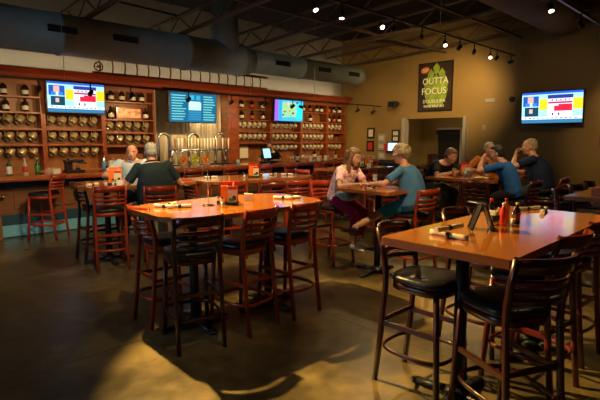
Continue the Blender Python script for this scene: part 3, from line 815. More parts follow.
t = thing('table_number_stand', 'thin black stand with a round foot on the clipped-corner table', 'stand', (2.34, 3.60, TZ))
mb('black').lathe([(.055, 0), (.055, .006), (.01, .012)]).build('foot', parent=t); mb('chrome').cyl((0, 0, .01), (0, 0, .34), .004, seg=6).build('stem', parent=t)
caddy(2.55, 6.12, -28, 'orange-topped condiment caddy on the two men\'s table', 'orange_p', 'orange_p', s=1.1)
shaker(2.38, 6.02, 'salt shaker left of the caddy on the two men\'s table')
shaker(2.45, 5.96, 'second shaker in front of the caddy on the two men\'s table')
card(2.54, 5.96, -25, 'white packet box beside the caddy on the two men\'s table')
caddy(4.62, 5.80, -30, 'bright red condiment caddy on the table by the bar')
shaker(4.42, 5.78, 'shaker left of the red caddy on the table by the bar')
shaker(4.72, 5.68, 'shaker right of the red caddy on the table by the bar')
caddy(7.85, 6.25, -30, 'small orange caddy on the long table behind the floral-bloused woman')
caddy(8.35, 6.4, -30, 'orange caddy farther right on the long table behind the women', 'orange_p')
card(8.1, 6.2, -30, 'white packet box between the two caddies on the long back table')
card(7.45, 6.35, -30, 'white packet box at the left of the long back table')
caddy(9.4, 5.45, -40, 'orange caddy on the table behind the short-haired woman', 'orange_p', s=1.2)
caddy(9.9, 5.7, -40, 'red caddy on the table behind the short-haired woman', 'red', s=1.2)
# near right table caddy group
t = thing('menu_stand', 'black A-frame menu stand with pale card on the near right table', 'menu stand', (3.03, 1.37, TZ), radians(-52))
def leaf(sx, mat_in):
    a = V((sx * .07, 0, .004)); b2 = V((sx * .012, 0, .165)); c = mb('black'); dy = .06
    for y in (-dy, dy): c.rod((a.x, y, a.z), (b2.x, y, b2.z), .014, .01)
    for p in (a, b2): c.rod((p.x, -dy, p.z), (p.x, dy, p.z), .014, .01)
    f_ = c.build('frame', parent=t)
    n = (b2 - a).cross(V((0, 1, 0))).normalized() * .002
    s_ = mb(mat_in); s_.quad([(a.x, -dy, a.z), (a.x, dy, a.z), (b2.x, dy, b2.z), (b2.x, -dy, b2.z)]); s_.build('card', parent=f_)
leaf(-1, 'black'); leaf(1, pm('pale_green_card', (.42, .5, .42), .5))
def bottle(x, y, label, mat, cap, h=.17, r=.03, z=TZ, name='sauce_bottle', lab=None):
    t = thing(name, label, 'bottle', (x, y, z))
    mb(mat).lathe([(r * .9, 0), (r, .006), (r, h * .6), (r * .45, h * .8), (r * .4, h * .9)], seg=12).build('bottle_body', parent=t)
    if lab: mb(lab).lathe([(r * 1.0, h * .2), (r * 1.04, h * .21), (r * 1.04, h * .5), (r * 1.0, h * .51)], seg=12, cap=False).build('label', parent=t)
    mb(cap).lathe([(r * .5, h * .88), (r * .5, h), (r * .3, h * 1.02)], seg=10).build('cap', parent=t)
bottle(3.36, 1.36, 'red ketchup bottle beside the menu stand', 'red', 'white', .145, .026)
bottle(3.42, 1.29, 'brown sauce bottle with a yellow cap beside the menu stand', 'amber', 'yellow', .15, .024, lab='labelred')
bottle(3.50, 1.40, 'orange hot sauce bottle behind the ketchup', 'orange_p', 'red', .16, .024)
bottle(3.38, 1.46, 'red-capped sauce bottle behind the menu stand', 'amber', 'red', .165, .026, lab='orange_p')
t = thing('caddy_tin', 'small tan round tin of packets behind the menu stand', 'tin', (3.24, 1.38, TZ))
mb('steel').lathe([(.04, 0), (.042, .004), (.042, .07), (.036, .072)]).build('tin', parent=t)
c = mb('napkin')
for k in range(5): c.box((-.02 + k * .01, 0, .075), (.004, .05, .05))
c.build('packets', parent=t)
shaker(3.33, 1.28, 'salt shaker in front of the ketchup bottle')
# four men's table glassware
def tumbler(x, y, label, mat='glass', fill='amber', h=.14, z=TZ):
    t = thing('drinking_glass', label, 'glass', (x, y, z), 0, 'drinking glasses')
    mb(mat).lathe([(.028, 0), (.03, .003), (.038, h), (.035, h), (.027, .008)], seg=12).build('glass', parent=t)
    mb(fill).lathe([(.026, .01), (.033, h * .75), (.001, h * .76)], seg=12).build('drink', parent=t)
M['beer'] = pm('amber_beer', (.45, .18, .03), .2); M['cola'] = pm('dark_cola', (.06, .015, .01), .2); M['icewater'] = pm('iced_water', (.6, .6, .58), .15, trans=.5)
for k, (x, y, f_, l) in enumerate([(6.95, 3.62, 'beer', 'beer glass in front of the man in the black T-shirt'), (7.05, 3.50, 'icewater', 'water glass beside the beer on the four men\'s table'), (7.0, 3.38, 'cola', 'dark drink in the middle of the four men\'s table'), (7.15, 3.28, 'beer', 'beer glass nearest the young man in blue'), (7.4, 3.3, 'icewater', 'water glass farther back on the four men\'s table')]):
    tumbler(x, y, l, fill=f_)
caddy(7.3, 3.62, -50, 'red caddy on the four men\'s table')
t = thing('plate', 'white plate with leftovers on the four men\'s table', 'plate', (6.93, 3.18, TZ)); mb('white').lathe([(.06, 0), (.12, .015), (.125, .018), (.06, .006), (.001, .005)], seg=20).build('plate', parent=t)
c = mb('yellow'); random.seed(3)
for k in range(14): c.rod((random.uniform(-.06, .04), random.uniform(-.05, .05), .02), (random.uniform(-.04, .07), random.uniform(-.05, .05), .03), .01)
o = c.build('fries', parent=t); o['kind'] = 'stuff'
t = thing('napkin_holder', 'wooden block holder at the right edge table', 'holder', (5.85, 1.36, TZ)); mb('orange_p').box((0, 0, .04), (.16, .1, .08), bevel=.005).build('block', parent=t)
# women's table
t = thing('drinking_glass', 'tall clear glass between the two women', 'glass', (4.86, 3.62, TZ), 0)
mb('glass').lathe([(.03, 0), (.03, .15), (.027, .15), (.026, .01)], seg=12).build('glass', parent=t); mb('icewater').cyl((0, 0, .01), (0, 0, .10), .026).build('drink', parent=t)
t = thing('napkin_sheet', 'crumpled white napkin by the women\'s hands', 'napkin', (4.62, 3.5, TZ), .4)
c = mb('napkin_w'); c.prism([(-.06, -.04), (.05, -.06), (.07, .03), (0, .06), (-.07, .03)], .001, .006); c.build('sheet', parent=t)

# ------------------------------------------------------------------ things on the bar
ZB = 1.0702
def barbottle(x, y, label, key, h):
    t = thing('liquor_bottle', label, 'bottle', (x, y, ZB))
    r = .042
    mb(key[0]).lathe([(r * .95, 0), (r, .01), (r, h * .55), (r * .35, h * .75), (r * .3, h * .95)], seg=14).build('glass', parent=t)
    mb(key[1]).lathe([(r, h * .1), (r * 1.03, h * .11), (r * 1.03, h * .5), (r, h * .51)], seg=14, cap=False).build('label', parent=t)
    mb(key[2]).cyl((0, 0, h * .93), (0, 0, h), r * .36, seg=10).build('cap', parent=t)
barbottle(1.93, 8.82, 'green bottle with a big white label at the left end of the bar', ('greenglass', 'white', 'brass'), .3)
barbottle(2.22, 9.05, 'slim pale pink bottle second on the left end of the bar', ('label', 'labelred', 'white'), .27)
barbottle(2.42, 9.08, 'green bottle with a white top third on the left end of the bar', ('greenglass', 'green', 'white'), .27)
barbottle(3.55, 9.0, 'tall silver bottle on the bar behind the packet box', ('steel', 'kick', 'black'), .34)
t = thing('glass_box', 'clear box with a white card standing on the left end of the bar', 'box', (2.62, 8.95, ZB))
mb('glass').box((0, 0, .05), (.22, .14, .1), bevel=.006).build('box', parent=t); mb('label').box((.05, -.078, .04), (.12, .006, .08)).build('card', parent=t)
t = thing('espresso_machine', 'small black and chrome machine on the left end of the bar', 'machine', (2.98, 8.95, ZB))
c = mb('black'); c.box((0, 0, .02), (.32, .24, .04), bevel=.008); c.box((-.08, .03, .12), (.1, .16, .2), bevel=.01); c.box((0, 0, .2), (.3, .2, .05), bevel=.01); c.build('body', parent=t)
c = mb('chrome'); c.cyl((.08, 0, .17), (.2, -.08, .16), .016); c.cyl((.06, -.04, .05), (.06, -.04, .11), .035); c.build('spout', parent=t)
mb('chrome').cyl((-.08, .03, .22), (-.08, .03, .29), .02).build('knob', parent=t)
t = thing('napkin_caddy', 'black napkin caddy with white napkins standing on the bar', 'caddy', (3.62, 8.8, ZB))
mb('black').box((0, 0, .05), (.2, .14, .1), bevel=.006).build('tray', parent=t); mb('white').box((0, .01, .13), (.13, .06, .12), bevel=.006).build('napkins', parent=t); mb('white').cyl((.02, 0, .18), (.03, 0, .24), .006, seg=6).build('straw', parent=t)
def bowl(x, label, col, n):
    t = thing('fruit_jar', label.replace('fruit', 'jar'), 'jar', (x, 9.1, ZB), 0, 'fruit jars on the bar')
    mb('glass').lathe([(.10, 0), (.11, .01), (.112, .11), (.108, .11), (.103, .012)], seg=18).build('glass', parent=t)
    random.seed(int(x * 10))
    i = 0
    for lv in range(3):
        for k in range(n // 3 + (1 if lv == 0 else 0)):
            a = 2 * pi * k / (n // 3) + lv * .7; rr = .056 if n // 3 > 1 else 0
            i += 1
            o = mb(col).ball((0, 0, 0), (.042, .042, .04), 10).build(FR[col])
            o.location = (x + rr * cos(a), 9.1 + rr * sin(a), ZB + .055 + lv * .064)
            tag(o, '%s in the %s, %s layer' % (FR[col], label, ('bottom', 'middle', 'top')[lv]), FR[col], '%s %s layer' % (label, lv))
FR = {'orange_f': 'orange', 'lemon_f': 'lemon'}
M['orange_f'] = pm('orange_peel', (.95, .30, .004), .45); M['lemon_f'] = pm('lemon_peel', (.70, .66, .02), .45)
bowl(5.32, 'clear fruit jar left of the other two on the bar', 'orange_f', 9)
bowl(5.60, 'clear fruit jar in the middle of three on the bar', 'lemon_f', 9)
bowl(5.88, 'clear fruit jar right of the other two on the bar', 'orange_f', 9)
t = thing('paper_cup', 'pale blue cup standing on the bar right of the fruit', 'cup', (6.6, 8.85, ZB)); mb(pm('pale_blue_cup', (.35, .55, .62), .4)).lathe([(.035, 0), (.045, .12), (.04, .12), (.03, .01)]).build('cup', parent=t)
for k, (x, l) in enumerate([(8.75, 'left of the stacked glasses'), (10.3, 'right of the cartoon screen')]):
    barbottle(x, 9.1, 'dark bottle on the far bar ' + l, ('amber', 'label', 'black'), .28)
for k in range(8):
    tumbler(9.75 + k * .12, 10.45, f'clear glass on the back counter under the cartoon screen, {ORD[k]}', fill='icewater', z=1.0427, h=.12)
for k in range(3):
    t = thing('plastic_container', f'white container on the far bar behind the women, {ORD[k]}', 'container', (9.2 + k * .3, 9.0, ZB), .2)
    mb('white').box((0, 0, .07), (.12, .1, .14), bevel=.01).build('tub', parent=t); mb(['red', 'yellow', 'kick'][k]).box((0, -.053, .06), (.08, .004, .07)).build('label', parent=t)
# point-of-sale screen beside the bartender
t = thing('till_screen', 'glowing pale blue till screen on the bar left of the bartender', 'monitor', (7.62, 9.05, ZB), radians(18))
mb('black').box((0, .04, .02), (.2, .2, .04), bevel=.008).cyl((0, .05, .03), (0, .03, .16), .02).build('stand', parent=t)
mb('black').box((0, 0, .24), (.36, .035, .27), (radians(-12), 0, 0), bevel=.008).build('casing', parent=t)
c = mb(em('till_display', (.25, .55, .85), 1.3)); c.box((0, -.021, .243), (.32, .004, .23), (radians(-12), 0, 0)); c.build('display', parent=t)
t = thing('till_screen', 'small glowing blue screen by the framed notices on the ochre wall', 'monitor', (12.55, 8.65, 1.42), radians(-90))
mb('black').box((0, 0, 0), (.42, .1, .3), bevel=.01).build('casing', parent=t); mb(em('wall_display', (.25, .5, .85), 2)).box((0, -.052, 0), (.34, .004, .24)).build('display', parent=t)
mb('red').box((-.3, .03, -.02), (.14, .1, .26), bevel=.02).build('side_unit', parent=t)
t = thing('notice_board', 'papers pinned left of the dark-haired bartender', 'notice', (8.28, YF - .02, 1.3))
mb('label').box((0, .25, 0), (.3, .01, .36)).build('sheet', parent=t)
t = thing('side_station', 'low dark service counter against the ochre wall', 'counter', (12.4, 9.2, 0))
mb('matte').box((0, 0, .45), (.5, 1.7, .9), bevel=.01).build('cabinet', parent=t); mb('matte').box((-.02, 0, .92), (.58, 1.76, .04), bevel=.008).build('worktop', parent=t)

# ------------------------------------------------------------------ wall art
def frame(y, z, w_, h_, label, inner, panes=1, x=XW, edge='black'):
    t = thing('picture_frame', label, 'picture', (x - .014, y, z), 0, 'framed notices on the ochre wall')
    mb(edge).box((0, 0, 0), (.026, w_, h_), bevel=.004).build('frame', parent=t)
    for k in range(panes):
        hh = (h_ - .1) / panes
        mb(inner).box((-.0145, 0, (k - (panes - 1) / 2) * (hh + .02)), (.004, w_ - .12, hh - .03)).build('print', parent=t)
frame(9.65, 1.86, .30, .36, 'small dark framed notice, upper left of the group', 'label')
frame(9.67, 1.43, .30, .36, 'red framed notice below the upper left one', pm('red_poster', (.45, .03, .02), .6))
frame(9.21, 1.70, .30, .26, 'pale certificate in a thin frame, middle top of the group', 'label', edge='trimgrey')
frame(9.21, 1.43, .30, .25, 'pale certificate in a thin frame, middle of the column', 'label', edge='trimgrey')
frame(9.20, 1.13, .30, .27, 'pale certificate in a thin frame, lowest of the column', 'label', edge='trimgrey')
frame(8.67, 1.76, .30, .40, 'dark frame with two small pictures nearest the opening', 'label', 2)
for y, l in ((10.0, 'left'), (9.63, 'right')):
    t = thing('wall_plate', f'small pale sheet low on the ochre wall, {l} one', 'sheet', (XW - .006, y, 1.06)); mb('trimgrey').box((0, 0, 0), (.01, .3, .12)).build('plate', parent=t)
# hop poster
t = thing('hop_poster', 'tall dark poster of a green hop cone reading OUTTA FOCUS', 'poster', (XW - .02, 7.33, 3.19), radians(-90))
mb('black').box((0, 0, 0), (1.12, .036, 1.42), bevel=.006).build('frame', parent=t)
mb(ramp_mat('poster_ground', [(.4, (.028, .016, .008)), (.7, (.05, .03, .014))], (1, 1, 1), 3, 3, .5)).box((0, -.02, 0), (1.04, .006, 1.34)).build('sheet', parent=t)
hop = ramp_mat('hop_green', [(.3, (.14, .24, .015)), (.7, (.36, .48, .05))], (1, 1, 1), 6, 4, .6)
c = mb(hop); random.seed(2)
for r in range(7):
    z = .52 - r * .16; wd = [.10, .22, .30, .35, .35, .30, .20][r]; nn = 1 + min(r, 3)
    for k in range(nn):
        x = .04 + (0 if nn == 1 else (k / (nn - 1) - .5) * 2 * wd * .8); s_ = .15
        y = -.025 - .002 * r - .0007 * k
        pts = [(x, y, z + s_ * 1.1), (x + s_ * .75, y, z + s_ * .2), (x + s_ * .5, y, z - s_ * .7), (x, y - .004, z - s_ * 1.15), (x - s_ * .5, y, z - s_ * .7), (x - s_ * .75, y, z + s_ * .2)]
        c.quad(pts)
c.build('hop_cone', parent=t)
wt = pm('poster_lettering', (.85, .82, .70), .5)
RX = (radians(90), 0, 0)
text_mesh('title_word', 'OUTTA', .26, wt, (.02, -.046, .16), RX, t, .95)
text_mesh('title_word', 'FOCUS', .27, wt, (-.02, -.046, -.13), RX, t, .95)
text_mesh('style_line', 'DOUBLE IPA', .14, wt, (.0, -.046, -.42), RX, t, .95)
text_mesh('style_line', 'INDIA PALE ALE', .10, wt, (.0, -.046, -.56), RX, t, .95)
c = mb('orange_p'); c.loft([((-.33, -.03, .5), (.14, 0, .02), (0, 0, .09)), ((-.33, -.036, .5), (.14, 0, .02), (0, 0, .09))], 16)
c.use(M['label']); c.box((-.33, -.038, .51), (.2, .003, .03)); c.box((-.33, -.038, .46), (.12, .003, .025)); c.build('brewery_badge', parent=t)
t = thing('wall_speaker', 'small black speaker bracketed high on the ochre wall', 'speaker', (12.4, 8.6, 2.74), radians(-100))
mb('black').box((0, 0, 0), (.26, .2, .17), bevel=.02).build('cabinet', parent=t); mb('matte').box((0, -.103, 0), (.2, .006, .12)).build('grille', parent=t); mb('black').cyl((0, .1, 0), (0, .3, .02), .02).build('bracket', parent=t)
t = thing('wall_thermostat', 'small pale switch plate right of the opening', 'switch', (XW - .01, 5.80, 1.98), radians(-90)); mb('trimgrey').box((0, 0, 0), (.09, .02, .14), bevel=.004).build('plate', parent=t)
t = thing('wall_plate', 'small pale wide plate high on the wall left of the large television', 'plate', (XW - .02, 5.66, 2.7), radians(-90)); mb('trimgrey').box((0, 0, 0), (.26, .04, .1), bevel=.01).build('cover', parent=t)
t = thing('wall_alarm', 'small round black alarm on the wall just left of the large television', 'alarm', (XW - .02, 5.08, 2.7), radians(-90)); mb('black').cyl((0, .02, 0), (0, -.03, 0), .07).build('disc', parent=t)
t = thing('tall_picture', 'dark framed picture cut by the right edge of the view', 'picture', (XW - .02, 2.72, 2.0)); mb('shelf_dark').box((0, 0, 0), (.03, .6, 1.0), bevel=.005).build('frame', parent=t)
mb('orange_p').box((-.017, 0, 0), (.004, .5, .9)).build('print', parent=t)

# ------------------------------------------------------------------ track lighting
warm = (1.0, .67, .30)
M['bulb'] = em('lamp_face', (1.0, .78, .5), 6)
M['bulb_dim'] = em('lamp_face_dim', (1.0, .78, .5), 3)
def spot(loc, target, power, angle, blend=.5, col=warm, size=.04):
    l = bpy.data.lights.new('spot', 'SPOT'); l.energy = power; l.color = col; l.spot_size = radians(angle); l.spot_blend = blend; l.shadow_soft_size = size
    o = bpy.data.objects.new('spot_light', l); COL.objects.link(o); o.location = loc
    d = V(target) - V(loc); o.rotation_euler = d.to_track_quat('-Z', 'Y').to_euler()
    return o
def head(x, y, z, target, label, group, power, angle=50, blend=.5, bulb='bulb', col=warm, lit=True):
    t = thing('track_light', label, 'track light', (x, y, z), 0, group)
    d = (V(target) - V((x, y, z - .16))).normalized()
    mb('black').cyl((0, 0, 0), (0, 0, -.12), .012, seg=8).build('stem', parent=t)
    p = V((0, 0, -.16)); c = mb('black')
    c.cyl(p - d * .06, p + d * .06, .034, .043, 14)
    c.build('can', parent=t)
    c = mb(bulb); c.cyl(p + d * .061, p + d * .063, .036, seg=14); c.build('lamp_face', parent=t)
    if lit: spot(V((x, y, z)) + p + d * .09, target, power, angle, blend, col)
def track(x0, x1, y, z, label, hangers, zt=4.2):
    t = thing('light_track', label, 'light track', (0, 0, 0))
    mb('black').box(((x0 + x1) / 2, y, z), (x1 - x0, .035, .03)).build('rail', parent=t)
    for x in hangers: mb('trimgrey').cyl((x, y, z), (x, y, 4.99), .005, seg=6).build('hanger_wire', parent=t)
K = 1.0
track(1.5, 12.1, 4.85, 3.71, 'long black light track crossing the ceiling towards the ochre wall', (2.2, 4.5, 8.5, 12.0))
GT = 'lamps on the long ceiling track'
head(1.92, 4.85, 3.695, (2.9, 1.8, 0), 'track lamp over the clipped-corner table', GT, 900 * K, 58, .3, col=(1, .64, .19))
TL = [(5.0, (4.9, 3.2, .9), 60, 'violet-cased first lamp at the left of the long track', 55), (5.6, (5.2, 4.6, 1), 60, 'second lamp from the left on the long track', 60), (6.6, (5.0, 2.2, 1), 60, 'bright bare-looking lamp left of the middle of the track', 60), (6.95, (XW, 9.8, 2.2), 120, 'lamp just right of the brightest one on the track', 50),
      (7.85, (XW, 7.4, 3.0), 160, 'lamp of the long track aimed at the hop poster', 44), (8.7, (7.2, 3.4, 1.1), 110, 'lamp above the tip of the bridging angle on the track', 50), (9.3, (XW, 9.4, 1.8), 90, 'lamp of the long track aimed at the framed notices', 50), (9.95, (XW, 6.5, 2.8), 170, 'fourth lamp from the far end of the track', 46), (10.75, (8.4, 3.6, 1.3), 25, 'third lamp from the far end of the track', 40), (11.1, (XW, 6.6, 2.9), 50, 'second lamp from the far end of the track', 50), (11.9, (XW, 8.6, 3.3), 25, 'last lamp at the far end of the long track', 60)]
for x, tg, p, l, a in TL: head(x, 4.85, 3.695, tg, l, GT, p * K, a + (14 if tg[0] == XW else 0), 1 if tg[0] == XW else .7)
track(3.0, 12.2, 2.45, 3.66, 'black light track near the right edge of the ceiling', (4.0, 6.5, 10.5))
GT = 'lamps on the right-hand ceiling track'
for x, tg, p, l, a in [(4.6, (3.4, 1.2, 1.07), 26, 'lamp of the right track out over the near right table', 60), (7.25, (6.5, 1.6, 1), 40, 'first visible lamp on the right track', 50), (8.65, (XW, 2.3, 1.6), 110, 'middle visible lamp on the right track', 45), (9.85, (XW, 2.0, 2.6), 70, 'last visible lamp on the right track', 50)]:
    head(x, 2.45, 3.645, tg, l, GT, p * K, a, .7)
# track in front of the back bar
t = thing('light_track', 'long black rail hung on wires in front of the back bar', 'light track', (0, 0, 0))
mb('black').box((6.6, 8.8, 2.66), (10.9, .035, .03)).build('rail', parent=t)
for x in (2.82 + .05, 4.93, 6.95, 9.1): mb('trimgrey').cyl((x, 8.8, 2.66), (x, 8.8, 4.99), .005, seg=6).build('hanger_wire', parent=t)
GT = 'lamps on the bar rail'
HX = [2.45, 3.3, 4.05, 5.3, 6.4, 7.4, 8.3, 10.0, 10.9, 11.67]
for k, x in enumerate(HX):
    head(x, 8.8, 2.65, (x + .15, 10.7, 1.75), f'small black lamp {ORD[k]} on the bar rail', GT, (66 if 5 < x < 7 else 36) * K, 110, 1, bulb='bulb_dim')

# ------------------------------------------------------------------ people
def remeshed(c, name, voxel, mat, parent, smooth=2):
    ob = c.build(name + '_src', mat)
    m = ob.modifiers.new('r', 'REMESH'); m.mode = 'VOXEL'; m.voxel_size = voxel; m.use_smooth_shade = True
    s = ob.modifiers.new('s', 'SMOOTH'); s.factor = .5; s.iterations = smooth
    bpy.context.view_layer.update()
    me = bpy.data.meshes.new_from_object(ob.evaluated_get(bpy.context.evaluated_depsgraph_get()))
    bpy.data.objects.remove(ob)
    me.name = name; me.materials.clear(); me.materials.append(mat)
    for p in me.polygons: p.use_smooth = True; p.material_index = 0
    o = bpy.data.objects.new(name, me); COL.objects.link(o); o.parent = parent
    return o
def ik(a, b, l1, l2, pole):
    a, b, pole = V(a), V(b), V(pole); d = b - a; L = min(d.length, (l1 + l2) * .995); dn = d.normalized(); b = a + dn * L
    x = (l1 * l1 - l2 * l2 + L * L) / (2 * L); h = sqrt(max(0, l1 * l1 - x * x))
    p = pole - dn * pole.dot(dn); p.normalize()
    return a + dn * x + p * h, b
def limb(c, pts, rad, seg=12):
    c.tube(pts, rad, seg); c.ball(pts[0], rad[0] * .99, 10); c.ball(pts[-1], rad[-1] * .99, 10)
    for p, r in zip(pts[1:-1], rad[1:-1]): c.ball(p, r * .995, 10)
def hand(c, W, d, n, s, curl=.5, mirror=1):
    d = V(d).normalized(); n = V(n); n = (n - d * n.dot(d)).normalized(); sd = d.cross(n) * mirror
    c.loft([(W, sd * .026 * s, n * .020 * s), (W + d * .035 * s, sd * .036 * s, n * .017 * s), (W + d * .085 * s, sd * .040 * s, n * .013 * s), (W + d * .095 * s, sd * .034 * s, n * .009 * s)], 12)
    for k, (off, L) in enumerate(((-.029, .066), (-.010, .078), (.010, .072), (.028, .055))):
        p = W + d * .082 * s + sd * off * s; q = p.copy(); dirv = d.copy(); pts = [p]
        for j, fr in enumerate((.42, .33, .25)):
            dirv = (dirv + n * curl * (.25 + .3 * j)).normalized(); q = q + dirv * L * fr * s; pts.append(q.copy())
        c.tube(pts, [.0098 * s, .0092 * s, .0086 * s, .0075 * s], 8); c.ball(pts[-1], .0076 * s, 8)
    p = W + d * .025 * s - sd * .026 * s; q = p + (d * .6 - sd * .7 + n * .25).normalized() * .04 * s; r = q + (d * .95 - sd * .2 + n * .3).normalized() * .034 * s
    c.tube([p, q, r], [.013 * s, .011 * s, .009 * s], 8); c.ball(r, .009 * s, 8)

def person(label, loc, deg, shirt, pants, hair, hair_style='short', s=1.0, girth=1.0, lean=12, side=0, stand=False, hands=((-.22, .45, 1.1), (.22, .45, 1.1)),
           poles=((-1, -.3, -.6), (1, -.3, -.6)), feet=((-.12, .36, .34), (.12, .36, .34)), kpoles=((0, 1, 1), (0, 1, 1)), head_yaw=0, head_pitch=10, sleeve='short', palm=((0, 0, -1), (0, 0, -1)),
           skin='skin', short_legs=None, shoe='black', curl=(.5, .5), fem=False, extra=None, face=True, collar=False):
    t = thing('person', label, 'person', (*loc, 0), radians(deg))
    sk = M[skin]
    pz = (.95 if stand else .80 + .085 * s) if not stand else .93 * s
    P = V((0, 0, pz))
    la, sa = radians(lean), radians(side)
    up = V((sin(sa), sin(la), cos(la))).normalized(); fw_ = V((0, cos(la), -sin(la))); rt_ = up.cross(fw_) * -1
    rt_ = fw_.cross(up); rt_.normalize(); fw_ = up.cross(rt_)
    sw = (.165 if fem else .19) * s
    def S(h, x=0, y=0): # spine coordinate with slight curve
        return P + up * h * s + rt_ * x + fw_ * (y - .04 * sin(min(h, .5) / .5 * pi) * s)
    g = girth
    tor = [(-.08, .13 * g, .115 * g), (0, .165 * g, .125 * g), (.1, (.145 if fem else .16) * g, .115 * g), (.22, (.135 if fem else .162) * g, .11 * g), (.34, (.15 if fem else .178), .118 * (g + 1) / 2), (.42, .165 if fem else .185, .105), (.475, .12 if fem else .14, .08), (.51, .062, .06)]
    def torso(c, e=0, h1=9, h0=-9):
        rs = [(S(h), rt_ * (a * s + e), fw_ * (b2 * s + e)) for h, a, b2 in tor if h0 <= h <= h1]
        c.loft(rs, 20, power=.9)
    neck0 = S(.48); hc = S(.70) + V((0, .015 + .03 * sin(la), 0))
    hc = S(.645) + fw_ * .02 * s
    yaw, pit = radians(head_yaw), radians(head_pitch)
    Rh = Euler((0, 0, yaw)).to_matrix() @ Euler((-pit, 0, 0)).to_matrix()
    def Hp(x, y, z): return hc + Rh @ (V((x, y, z)) * s)
    def Hb(c, x, y, z, r, seg=14): c.ball(Hp(x, y, z), tuple(k * s for k in r), seg, Rh)
    sh = [S(.44, -sw), S(.44, sw)]
    hips = [P + V((-.09 * s, 0, 0)), P + V((.09 * s, 0, 0))]
    # ---- arms and legs
    arms = []
    for i in (0, 1):
        el, wr = ik(sh[i], V(hands[i]), .30 * s, .26 * s, poles[i]); arms.append((sh[i], el, wr))
    legs = []
    for i in (0, 1):
        kn, an = ik(hips[i], V(feet[i]), .44 * s, .42 * s, kpoles[i]); legs.append((hips[i], kn, an))
    c = MB().use(sk)
    torso(c)
    limb(c, [neck0, S(.53), hc + Rh @ V((0, -.02, -.06)) * s], [.064 * s * (1 if not fem else .85), .055 * s * (1 if not fem else .85), .055 * s * (1 if not fem else .85)])
    # head
    Hb(c, 0, -.012, .035, (.077, .098, .088)); Hb(c, 0, .018, -.015, (.068, .078, .085)); Hb(c, 0, .03, -.065, (.052 if not fem else .046, .058, .05))
    Hb(c, 0, .058, -.092, (.024, .024, .02), 10)
    Hb(c, 0, .092, -.018, (.012, .018, .022), 10); Hb(c, 0, .083, .006, (.009, .012, .024), 10); Hb(c, 0, .103, -.03, (.015, .013, .010), 10)
    for q in (-1, 1):
        Hb(c, q * .076, -.008, -.005, (.009, .02, .032), 10); Hb(c, q * .03, .078, .03, (.024, .012, .008), 10); Hb(c, q * .036, .062, -.03, (.022, .022, .02), 10)
    ar = (.050, .040, .036, .025) if not fem else (.042, .034, .030, .022)
    for i, (a, e, w_) in enumerate(arms):
        limb(c, [a, (a + e) / 2, e], [ar[0] * s * 1.05, ar[0] * s * .95, ar[1] * s]); limb(c, [e, e + (w_ - e) * .35, w_], [ar[1] * s, ar[2] * s * 1.1, ar[3] * s])
        hand(c, w_, (w_ - e), palm[i], s * (.95 if fem else 1.05), curl[i], 1 if i else -1)
    lr = (.085 * (g + 1) / 2, .06, .052, .036)
    for a, k, n in legs:
        limb(c, [a, (a + k) / 2, k], [lr[0] * s, lr[0] * .9 * s, lr[1] * s]); limb(c, [k, k + (n - k) * .3, n], [lr[1] * .95 * s, lr[2] * s, lr[3] * s])
        c.loft([(n + V((0, -.05, -.03)) * s, V((.03, 0, 0)) * s, V((0, .01, .03)) * s), (n + V((0, .0, -.03)) * s, V((.036, 0, 0)) * s, V((0, 0, .035)) * s), (n + V((0, .1, -.055)) * s, V((.04, 0, 0)) * s, V((0, 0, .022)) * s), (n + V((0, .17, -.062)) * s, V((.03, 0, 0)) * s, V((0, 0, .014)) * s)], 10)
    remeshed(c, 'body', .0075, sk, t, 2)
    # ---- shirt
    c = MB().use(shirt); torso(c, .016, .49, -.09)
    for i, (a, e, w_) in enumerate(arms):
        c.ball(a, .068 * s if not fem else .056 * s, 12)
        if sleeve == 'short':
            q = a + (e - a) * .72; c.tube([a, (a + q) / 2, q], [.064 * s, .062 * s, .064 * s], 12) if not fem else c.tube([a, (a + q) / 2, q], [.054 * s, .052 * s, .056 * s], 12)
        else:
            limb(c, [a, (a + e) / 2, e], [.066 * s, .060 * s, .052 * s]); c.tube([e, e + (w_ - e) * .9], [.052 * s, .038 * s], 12)
    if collar:
        c.tube([S(.51) + rt_ * .075 * s * cos(a) + fw_ * .072 * s * sin(a) for a in [2 * pi * k / 16 for k in range(16)]], .016 * s, 8, closed=True)
    if fem: 
        for q in (-1, 1): c.ball(S(.30, q * .065 * s, .085 * s), (.062 * s, .055 * s, .06 * s), 12)
    remeshed(c, 'shirt', .009, shirt, t, 3)
    # ---- trousers
    c = MB().use(pants); torso(c, .013, .05)
    c.ball(P, (.175 * g * s, .135 * g * s, .105 * s), 14)
    for a, k, n in legs:
        f_ = 1 if short_legs is None else short_legs
        limb(c, [a, (a + k) / 2, k], [(lr[0] + .014) * s, (lr[0] * .9 + .014) * s, (lr[1] + .016) * s])
        if f_ > 0: c.tube([k, k + (n - k) * .3 * f_, k + (n - k) * f_ * .96], [(lr[1] + .015) * s, (lr[2] + .016) * s, (lr[3] + .024) * s if f_ > .8 else (lr[2] + .02) * s], 12)
    remeshed(c, 'trousers' if short_legs is None or short_legs > .5 else 'shorts', .0095, pants, t, 3)
    # ---- shoes
    for a, k, n in legs:
        c = mb(shoe)
        c.loft([(n + V((0, -.06, -.045)) * s, V((.028, 0, 0)) * s, V((0, 0, .03)) * s), (n + V((0, -.03, -.035)) * s, V((.04, 0, 0)) * s, V((0, 0, .042)) * s), (n + V((0, .03, -.042)) * s, V((.044, 0, 0)) * s, V((0, 0, .038)) * s), (n + V((0, .12, -.06)) * s, V((.047, 0, 0)) * s, V((0, 0, .024)) * s), (n + V((0, .19, -.066)) * s, V((.034, 0, 0)) * s, V((0, 0, .016)) * s)], 14)
        c.build('shoe', parent=t)
